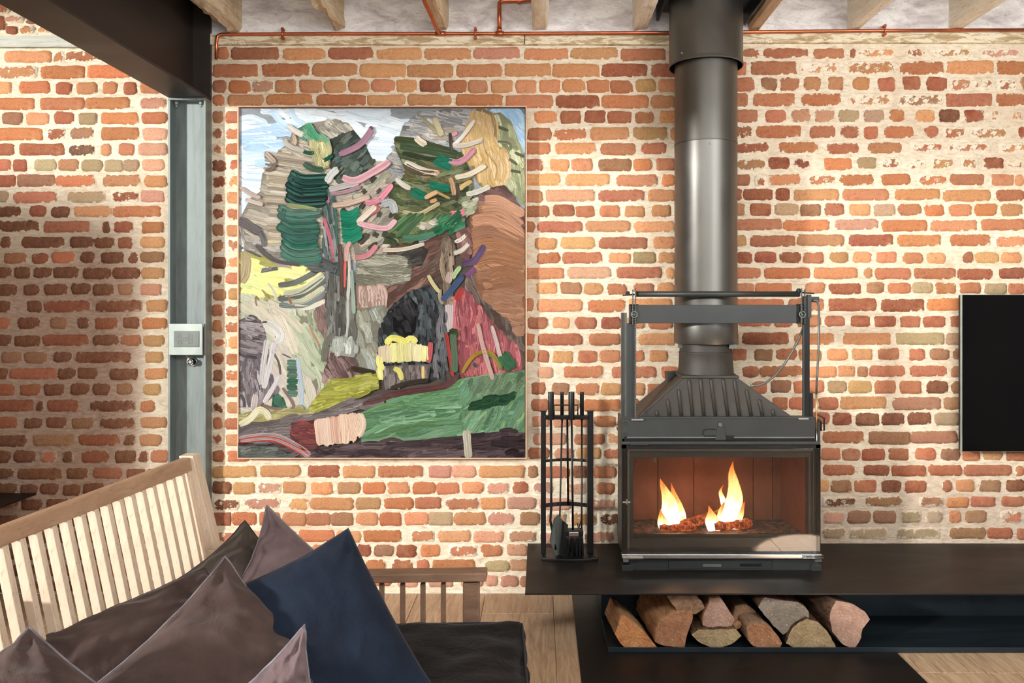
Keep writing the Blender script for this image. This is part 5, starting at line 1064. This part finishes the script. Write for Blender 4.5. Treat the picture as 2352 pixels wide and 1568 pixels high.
log('firewood_log', [(1717, 1441), (1738, 1434), (1761, 1436), (1772, 1443), (1788, 1464), (1796, 1477), (1789, 1490), (1753, 1491), (1730, 1484), (1717, 1472)], 3.495, .30, 'small reddish-brown log with a shaggy bark top, fourth along the shelf floor', 1, 'splitgrey', dx=-.05, dz=.03, group=WG)
log('firewood_log', [(1742, 1394), (1750, 1380), (1757, 1373), (1791, 1378), (1833, 1383), (1850, 1394), (1858, 1405), (1858, 1422), (1830, 1436), (1797, 1455), (1776, 1436)], 3.53, .30, 'large grey-faced log on top of the right of the wood stack', 3, 'bark', dx=-.01, dz=.0, sc=.93, group=WG)
log('firewood_log', [(1805, 1477), (1812, 1458), (1822, 1441), (1838, 1430), (1855, 1423), (1880, 1430), (1900, 1450), (1912, 1470), (1920, 1489), (1880, 1489), (1828, 1488)], 3.497, .28, 'tan half-round log with a domed top, second from the right on the shelf floor', 2, 'bark', group=WG)
log('firewood_log', [(1907, 1422), (1909, 1400), (1922, 1381), (1942, 1384), (1963, 1389), (1988, 1405), (1998, 1422), (1981, 1444), (1972, 1472), (1959, 1488), (1936, 1478), (1911, 1450)], 3.50, .30, 'large round pinkish log with dark bark, rightmost in the wood stack', 4, 'bark', dx=-.10, dz=.012, sc=.92, group=WG)
log('kindling', [(1660, 1448), (1680, 1436), (1694, 1430), (1706, 1428), (1700, 1442), (1682, 1449)], 3.56, .2, 'small pale split offcut between the two middle logs', 'split', 'split', group=None, cat='wood')
# logs on the fire
def burn(p0, p1, r, label):
    p0, p1 = Vector(p0), Vector(p1); mb = MB(); mb.tube([p0.lerp(p1, i/8)+Vector((0, 0, .003*math.sin(i*2))) for i in range(9)], [r*.85]+[r*(1+.12*math.sin(i*3+r*900)) for i in range(7)]+[r*.8], 9)
    o = mb.build('burning_log', M['ember']); props(o, label, 'log', 'logs on the fire')
zg = fz-.010
burn((P(1560, 0, 3.92).x, yF+.16, zg+.018), (P(1672, 0, 3.95).x, yF+.20, zg+.075), .024, 'glowing log slanting up between the two flames')
burn((P(1640, 0, 3.9).x, yF+.13, zg+.024), (P(1730, 0, 3.9).x, yF+.17, zg+.028), .024, 'glowing log lying to the right under the tall flame')
burn((P(1515, 0, 3.9).x, yF+.12, zg+.018), (P(1600, 0, 3.9).x, yF+.13, zg+.02), .017, 'charred log under the smaller left flame')
burn((P(1600, 0, 3.9).x, yF+.23, zg+.02), (P(1705, 0, 3.9).x, yF+.25, zg+.03), .02, 'charred log at the back of the fire')
mb = MB(); nx, ny = 60, 16
vs = [(XsL+.06+(XsR-XsL-.12)*i/(nx-1), yF+.07+.30*j/(ny-1), zg+.004+.008*noise.noise(Vector((i*.5, j*.6, 0)))+.005*noise.noise(Vector((i*1.3, j*1.3, 2)))) for j in range(ny) for i in range(nx)]
mb.add(vs, [(j*nx+i, j*nx+i+1, (j+1)*nx+i+1, (j+1)*nx+i) for j in range(ny-1) for i in range(nx-1)])
t = NT('ash_bed'); n_ = t.noise(t.coord(), 30, 5, .7); M['ash'] = t.fin(t.ramp(n_, [(.4, (46, 34, 30)), (.6, (110, 84, 72))]), .95)
o = mb.build('ash_bed', M['ash']); props(o, 'thin bed of ash under the burning logs in the stove', 'ash', kind='stuff')
# ================================================================ fire tools
zt0 = 3.985
def TP(x, y, z=zt0): return P(x, y, z)
ts = thing('fire_tool_stand', TP(1308, 1290, 3.98), 'black metal fire tool stand on the left end of the hearth bench', 'stand')
a_, b_ = P(1244, 0, 3.93).x, P(1374, 0, 3.93).x; mb = MB(); n = 20
yb0 = -.285; out = [(a_, -.13), (b_, -.13)]+[(b_+(a_-b_)*i/n, yb0-.028*math.sin(math.pi*i/n)) for i in range(n+1)]
mb.add([(x, y, HB) for x, y in out]+[(x, y, HB+.014) for x, y in out], [list(range(len(out))), [len(out)+i for i in range(len(out))][::-1]]+[(i, (i+1) % len(out), len(out)+(i+1) % len(out), len(out)+i) for i in range(len(out))])
mb.build('base', M['black'], ts, .003)
for x0, x1 in ((1242, 1254), (1349, 1363)):
    pl, pr = TP(x0, 945), TP(x1, 945)
    MB().box((pl.x, pl.y, HB+.014), (pr.x, pl.y+.022, pl.z)).build('post', M['black'], ts, .002)
    MB().cyl(((pl.x+pr.x)/2, pl.y+.011, pl.z), ((pl.x+pr.x)/2, pl.y+.011, pl.z+.004), .02, 18).build('post_cap', M['black'], ts, .001)
def bow(y, h, name):
    mb = MB(); l, r_ = TP(1254, y), TP(1350, y)
    for i in range(10):
        f0, f1 = i/10, (i+1)/10; g_ = lambda f: l.lerp(r_, f)+Vector((0, .035*math.sin(math.pi*f)+.01, 0))
        p0, p1 = g_(f0), g_(f1); mb.hexa([p0-Vector((0, 0, h)), p0+Vector((0, .004, -h)), p0+Vector((0, .004, 0)), p0], [p1-Vector((0, 0, h)), p1+Vector((0, .004, -h)), p1+Vector((0, .004, 0)), p1])
    mb.build(name, M['black'], ts)
bow(1056, .014, 'curved_band'); bow(1157, .02, 'curved_band')
a_, b_ = TP(1250, 963), TP(1352, 954); MB().box((a_.x, a_.y-.004, a_.z), (b_.x, a_.y+.03, b_.z)).build('hanging_bracket', M['black'], ts, .002)
mb = MB(); mb.tube([TP(x, y, 4.0) for x, y in ((1273, 956), (1273, 930), (1327, 930), (1327, 956))], .0035, 8); mb.build('top_loop', M['black'], ts)
MB().cyl(TP(1303, 962, 4.03), TP(1305, 1160, 4.03), .0055, 10).build('centre_rod', M['black'], ts)
def tool(x, zz, r, xb, yb, name, label):
    t_ = thing(name, TP(xb, yb, zz), label, 'fire tool', 'fire tools on the black stand')
    MB().cyl(TP(x, 900, zz), TP(x, 964, zz), r*zz/F, 18).build('handle', M['black'], t_, .001); return t_
q = tool(1265.5, 3.955, 6.7, 1275, 1275, 'fire_shovel', 'fire shovel with the leftmost thick black handle on the stand')
MB().tube([TP(1265.5, 964, 3.955), TP(1266, 1170, 3.955), TP(1264, 1195, 3.955), TP(1272, 1235, 3.955), TP(1276, 1262, 3.955)], .0065, 10).build('rod', M['black'], q)
v_ = [TP(1272, 1190, 3.94), TP(1281, 1182, 3.95), TP(1293, 1196, 3.97), TP(1298, 1205, 3.98), TP(1290, 1274, 3.97), TP(1277, 1276, 3.95), TP(1262, 1242, 3.94)]
mb = MB(); n = len(v_); o_ = Vector((.002, .003, 0)); mb.add(v_+[p+o_ for p in v_], [list(range(n)), [n+i for i in range(n)][::-1]]+[(i, (i+1) % n, n+(i+1) % n, n+i) for i in range(n)])
mb.build('shovel_pan', M['satin_dark'], q)
mb = MB(); v2 = [TP(1292, 1196, 3.968), TP(1300, 1203, 3.975), TP(1290, 1276, 3.965), TP(1285, 1274, 3.96)]; mb.hexa(v2, [p+Vector((.01, -.03, .004)) for p in v2]); mb.build('pan_side', M['black'], q)
q = tool(1291, 4.02, 4.2, 1288, 1280, 'fire_poker', 'thin-handled fire poker, second from the left on the stand')
MB().tube([TP(1291, 964, 4.02), TP(1286, 1180, 4.02), TP(1284, 1250, 4.0), TP(1286, 1270, 3.99), TP(1280, 1262, 3.98)], .0042, 8).build('rod', M['black'], q)
q = tool(1312.5, 3.955, 7, 1315, 1286, 'fire_brush', 'fire brush with the thick third handle and dark bristles at the bottom')
MB().cyl(TP(1313, 964, 3.955), TP(1316, 1222, 3.955), .0055, 10).build('rod', M['black'], q)
a_, b_ = TP(1296, 1232, 3.94), TP(1340, 1218, 3.94); MB().box((a_.x, a_.y, a_.z), (b_.x, a_.y+.05, b_.z)).build('brush_head', M['black'], q, .004)
a_, b_ = TP(1307, 1231, 3.935), TP(1329, 1222, 3.935); MB().box((a_.x, a_.y, a_.z), (b_.x, a_.y+.01, b_.z)).build('ferrule', M['chrome'], q, .001)
mb = MB()
for i in range(22):
    for j in range(5):
        x = 1297+i*2; z_ = 3.945+j*.011; l = random.uniform(0, 3); mb.bar(TP(x, 1231, z_), TP(x+random.uniform(-2, 2), 1276-j+l, z_), .0034, .003, (0, 1, 0))
o = mb.build('bristles', M['black'], q); o['kind'] = 'stuff'
q = tool(1336.5, 4.02, 4.6, 1330, 1280, 'fire_tongs', 'thin fire tongs with the rightmost handle on the stand')
MB().tube([TP(1336.5, 964, 4.02), TP(1336, 1215, 4.02), TP(1333, 1240, 4.02), TP(1334, 1262, 4.01)], .0045, 8).tube([TP(1336, 1190, 4.02), TP(1329, 1215, 4.03), TP(1326, 1200, 4.03)], .003, 8).build('rod', M['black'], q)
# ================================================================ sofa
sf = thing('slatted_sofa', (-.75, -1.8, 0), 'wooden slat-backed sofa with a spindle armrest, in front of the brick wall', 'sofa')
RB0, RB1 = P(-60, 1283, 1.86), P(443, 1081, 2.80)      # underside of the top rail, near and far end
RT0, RT1 = P(-60, 1240, 1.86), P(441, 1046, 2.80)
rd = (RB1-RB0).normalized(); out = Vector((-1, 0, 0))
A0, A1 = RB0, RB1; w_ = .030
lo = [RB0, RB0+Vector((-w_, 0, .004)), RT0+Vector((-w_-.008, 0, 0)), RT0+Vector((-.008, 0, 0))]
hi = [RB1, RB1+Vector((-w_, 0, .004)), Vector((RB1.x-w_-.008, RB1.y, RB1.z+.047)), Vector((RB1.x-.008, RB1.y, RB1.z+.047))]
MB().hexa(lo, hi).build('top_rail', M['rail_oak'], sf, .004)
lean = Vector((.20, 0, -.98)); seatz = .30
def slat(p, wx_, wy, name, L):
    a_ = p+Vector((-.004, 0, .01)); b_ = p+lean*L
    MB().hexa([a_+Vector((-wx_, 0, 0)), a_, a_+Vector((0, wy, 0)), a_+Vector((-wx_, wy, 0))], [b_+Vector((-wx_, 0, 0)), b_, b_+Vector((0, wy, 0)), b_+Vector((-wx_, wy, 0))]).build(name, M['sofa'], sf, .0015)
z0_, z1_ = 1.892, 2.735
for i in range(16):
    z = z0_+(z1_-z0_)*i/15; f = (z-1.86)/(2.80-1.86); slat(RB0.lerp(RB1, f), .0245, .022, 'slat', .62)
p_ = P(438, 1081, 2.775); p_ = RB0.lerp(RB1, (2.775-1.86)/.94)
slat(p_+Vector((.002, 0, 0)), .062, .045, 'back_stile', .68)
e_ = P(443, 1047, 2.80); f_ = P(493, 1262, 2.80)
MB().hexa([e_+Vector((-.05, 0, 0)), e_, e_+Vector((0, .06, 0)), e_+Vector((-.05, .06, 0))], [f_+Vector((-.035, 0, 0)), f_, f_+Vector((0, .06, 0)), f_+Vector((-.035, .06, 0))]).build('rear_post', M['sofa'], sf, .003)
g0 = RB0+lean*.60; g1 = RB1+lean*.60; MB().bar(g0+Vector((-.01, 0, 0)), g1+Vector((-.01, 0, 0)), .03, .06, (0, 0, 1)).build('bottom_rail', M['sofa'], sf, .003)
MB().hexa([(f_.x-.04, f_.y, 0), (f_.x+.01, f_.y, 0), (f_.x+.01, f_.y+.05, 0), (f_.x-.04, f_.y+.05, 0)], [(f_.x-.035, f_.y, f_.z), (f_.x, f_.y, f_.z), (f_.x, f_.y+.06, f_.z), (f_.x-.035, f_.y+.06, f_.z)]).build('leg', M['sofa'], sf, .003)
MB().hexa([P(-40, 1376, 1.95), P(-6, 1376, 1.95), P(-6, 1376, 1.99), P(-40, 1376, 1.99)], [P(-20, 1490, 1.95), P(30, 1490, 1.95), P(30, 1490, 1.99), P(-20, 1490, 1.99)]).build('near_brace', M['arm'], sf, .003)
# far armrest
aL, aR = P(760, 1341, 2.90), P(1117, 1336, 2.90)
tL, tR = P(760, 1321, 2.90), P(1117, 1316, 2.90)
d_ = Vector((0, .072, 0))
MB().hexa([aL, aR, aR+d_, aL+d_], [tL, tR, tR+d_, tL+d_]).build('arm_top', M['arm'], sf, .004)
for x in (829, 877, 925, 971.5, 1018.5):
    t_, b_ = P(x, 1338, 2.93), P(x, 1520, 2.93)
    MB().box((t_.x-.0085, t_.y-.010, b_.z), (t_.x+.0085, t_.y+.010, t_.z)).build('spindle', M['arm'], sf, .0015)
t_, b_ = P(1063, 1338, 2.91), P(1100, 1338, 2.91)
MB().box((t_.x, t_.y, .0), (b_.x, t_.y+.05, t_.z)).build('front_post', M['arm'], sf, .003)
MB().box((f_.x, t_.y+.01, .2), (t_.x, t_.y+.035, .27)).build('side_rail', M['arm'], sf, .003)
MB().box((t_.x+.01, -3.2, .20), (b_.x, t_.y, .27)).build('front_rail', M['arm'], sf, .003)
MB().box((-1.14, -3.2, .20), (-1.10, t_.y, .27)).build('rear_seat_rail', M['arm'], sf, .003)
MB().box((t_.x, -3.25, 0), (b_.x, -3.2, .27)).box((-1.15, -3.25, 0), (-1.1, -3.2, .27)).build('leg', M['arm'], sf, .003)
for i in range(12): MB().box((-1.1, -3.1+i*.155, .255), (t_.x+.01, -3.04+i*.155, .27)).build('seat_slat', M['arm'], sf)
# ---------------------------------------------------------------- cushions
def pillow(label, C, thick, mat, seam, seed=1, n=64, pinch=.10, wr=1.5, name='cushion', group='cushions on the sofa', sag=0.):
    C = [Vector(c) for c in C]; ctr = sum(C, Vector())/4
    N = (C[2]-C[0]).cross(C[3]-C[1]).normalized()
    if N.y > 0: N = -N
    def surf(u, v, side):
        k = pinch; uu = u*(1-k*(1-v*v)*abs(u)**1.5); vv = v*(1-k*(1-u*u)*abs(v)**1.5)
        a, b = (uu+1)/2, (vv+1)/2
        p = C[0]*(1-a)*(1-b)+C[1]*a*(1-b)+C[2]*a*b+C[3]*(1-a)*b
        e = max(0, (1-abs(u)**2.4)*(1-abs(v)**2.4)); h = thick*e**.52
        q = p*1.0
        r0 = min(1, e*6)
        # creases running in from the corners and across the belly
        c_ = 0
        for (sx, sy) in ((1, 1), (-1, 1), (1, -1), (-1, -1)):
            du, dv = sx-u, sy-v; d = math.hypot(du, dv); an = math.atan2(dv*sy, du*sx)
            c_ += math.sin(an*9+seed*sx+sy*2+3*noise.noise(Vector((u*2, v*2, seed+sx))))*math.exp(-d*1.9)*.55
        c_ += noise.noise(Vector((u*1.3+seed*3, v*3.4+u*2.2, side*5)))*.85+noise.noise(Vector((u*5+seed, v*2.5, side*3)))*.4+noise.noise(Vector((u*9+seed, v*9, side)))*.14
        h += c_*.0150*wr*r0
        ed = (1-r0)*noise.noise(Vector((u*4+seed, v*4, 1)))*.010*wr
        return p+N*(h*side+ed)+Vector((0, 0, -sag*e*(1-b)))
    vs = []; fs = []
    for side in (1, -1):
        b0 = len(vs)
        for j in range(n+1):
            for i in range(n+1):
                u = math.sin((i/n-.5)*math.pi); v = math.sin((j/n-.5)*math.pi); u = .5*u+.5*(2*i/n-1); v = .5*v+.5*(2*j/n-1)
                vs.append(surf(u, v, side))
        for j in range(n):
            for i in range(n):
                q = (b0+j*(n+1)+i, b0+j*(n+1)+i+1, b0+(j+1)*(n+1)+i+1, b0+(j+1)*(n+1)+i); fs.append(q if side == 1 else q[::-1])
    t_ = thing(name, ctr-Vector((0, 0, .1)), label, 'cushion', group)
    mb = MB(); mb.sm = True; mb.add(vs, fs); o = mb.build('cover', M[mat], t_)
    bm = bmesh.new(); bm.from_mesh(o.data); bmesh.ops.remove_doubles(bm, verts=bm.verts, dist=.0004); bm.to_mesh(o.data); bm.free()
    ring = []
    for k in range(4):
        for i in range(22):
            s_ = 2*i/22-1; u, v = ((s_, -1), (1, s_), (-s_, 1), (-1, -s_))[k]
            ring.append(surf(u, v, 1))
    MB().tube(ring, .0035, 6, closed=True).build('seam', M[seam], t_)
    return t_
def seatbox(label, x0, x1, ya, yb, z0, z1, rot, mat, seed, name='seat_cushion'):
    n = 56; vs = []; fs = []; cx, cy, cz = (x0+x1)/2, (ya+yb)/2, (z0+z1)/2; hx, hy, hz = (x1-x0)/2, (yb-ya)/2, (z1-z0)/2
    bm = bmesh.new(); bmesh.ops.create_cube(bm, size=2); bmesh.ops.subdivide_edges(bm, edges=bm.edges, cuts=30, use_grid_fill=True)
    for v in bm.verts:
        x, y, z = v.co
        r = 1-.10*max(0, abs(x)**10)*0
        zz = z*(1-.35*abs(x)**7-.28*abs(y)**7+.22*abs(x*y)**7)
        xx = x*(1-.05*z*z)-.0; yy = y*(1-.03*z*z)
        d = noise.noise(Vector((x*2+seed, y*3.5, z)))*.022+noise.noise(Vector((x*6+seed, y*5, z*3)))*.008
        p = Vector((hx*xx, hy*yy, hz*zz+d*(1 if z > 0 else .3))); p.x += .012*noise.noise(Vector((y*4, z*4, seed)))*abs(x); p.rotate(Matrix.Rotation(rot, 3, 'Z'))
        v.co = p
    me = bpy.data.meshes.new('cover'); bm.to_mesh(me); bm.free(); me.polygons.foreach_set('use_smooth', [True]*len(me.polygons))
    t_ = thing(name, (cx, cy, z0), label, 'cushion', 'seat cushions'); link('cover', me, M[mat], t_, Vector((cx, cy, cz)))
    for s_ in (1, -1):
        ring = []
        for k in range(4):
            for i in range(16):
                q = 2*i/16-1; x, y = ((q, -1), (1, q), (-q, 1), (-1, -q))[k]
                zz = s_*(1-.35*abs(x)**7-.28*abs(y)**7+.22*abs(x*y)**7)*.96; p = Vector((hx*x*.985, hy*y*.985, hz*zz)); p.rotate(Matrix.Rotation(rot, 3, 'Z')); ring.append(p+Vector((cx, cy, cz)))
        MB().tube(ring, .004, 6, closed=True).build('seam', M['seam_dark'], t_)
seatbox('dark charcoal seat cushion at the far end by the spindle armrest', -1.08, -.035, -2.10, -1.315, .265, .378, R(3), 'fabric_dark', 3)
seatbox('dark charcoal seat cushion nearest the viewer, under the scatter cushions', -1.10, -.06, -2.92, -2.12, .265, .378, R(3), 'fabric_dark', 8)
pillow('olive-grey cushion against the far end of the slatted back, corner pointing up', [P(562, 1196, 2.72), P(345, 1365, 2.48), P(520, 1640, 2.42), P(790, 1430, 2.62)], .085, 'fabric_grey', 'seam_dark', 2)
pillow('long taupe cushion leaning along the slatted back, left of the olive-grey one', [P(470, 1305, 2.38), P(70, 1478, 2.02), P(250, 1800, 1.92), P(640, 1560, 2.26)], .095, 'fabric_brown', 'seam_dark', 5, pinch=.0, wr=1.8)
pillow('mauve-grey cushion standing with a pointed corner behind the navy one', [P(612, 1160, 2.66), P(528, 1372, 2.50), P(690, 1610, 2.46), P(880, 1380, 2.60)], .075, 'fabric_mauve', 'seam', 7)
pillow('large taupe cushion with a thin curled corner, in front of the long one', [P(517, 1278, 2.24), P(130, 1640, 1.80), P(480, 1900, 1.84), P(800, 1560, 2.16)], .085, 'fabric_brown', 'seam', 11, pinch=.10)
pillow('plain navy blue cushion tilted on one corner', [P(799, 1214, 2.40), P(518, 1360, 2.20), P(650, 1740, 1.98), P(1008, 1600, 2.18)], .06, 'fabric_navy', 'seam_dark', 13, wr=.45, pinch=.055)
pillow('small-looking taupe cushion corner rising in front of the navy cushion', [P(699, 1436, 1.74), P(480, 1640, 1.62), P(600, 1900, 1.60), P(745, 1720, 1.68)], .055, 'fabric_mauve', 'seam', 17)
pillow('taupe cushion at the bottom left corner with a pale blue-edged fold', [P(66, 1440, 1.80), P(-190, 1610, 1.64), P(20, 1900, 1.58), P(400, 1680, 1.70)], .075, 'fabric_brown', 'seam', 19)
# ================================================================ things beyond the sofa on the left
ab = thing('alcove_bench', (-3.4, -.3, 0), 'black steel bench top in the brick alcove at the left edge', 'bench')
q = P(83, 1132, 4.19); MB().box((FLX[0]+.05, -.62, q.z-.008), (q.x, -.012, q.z)).build('top_plate', M['hearth'], ab, .001)
MB().box((FLX[0]+.05, -.5, .2), (q.x-.25, -.06, .208)).build('shelf', M['satin'], ab)
MB().box((q.x-.3, -.52, 0), (q.x-.292, -.04, q.z-.008)).build('end_panel', M['hearth'], ab)
MB().box((FLX[0]+.1, -.52, 0), (FLX[0]+.108, -.04, q.z-.008)).build('end_panel', M['hearth'], ab)
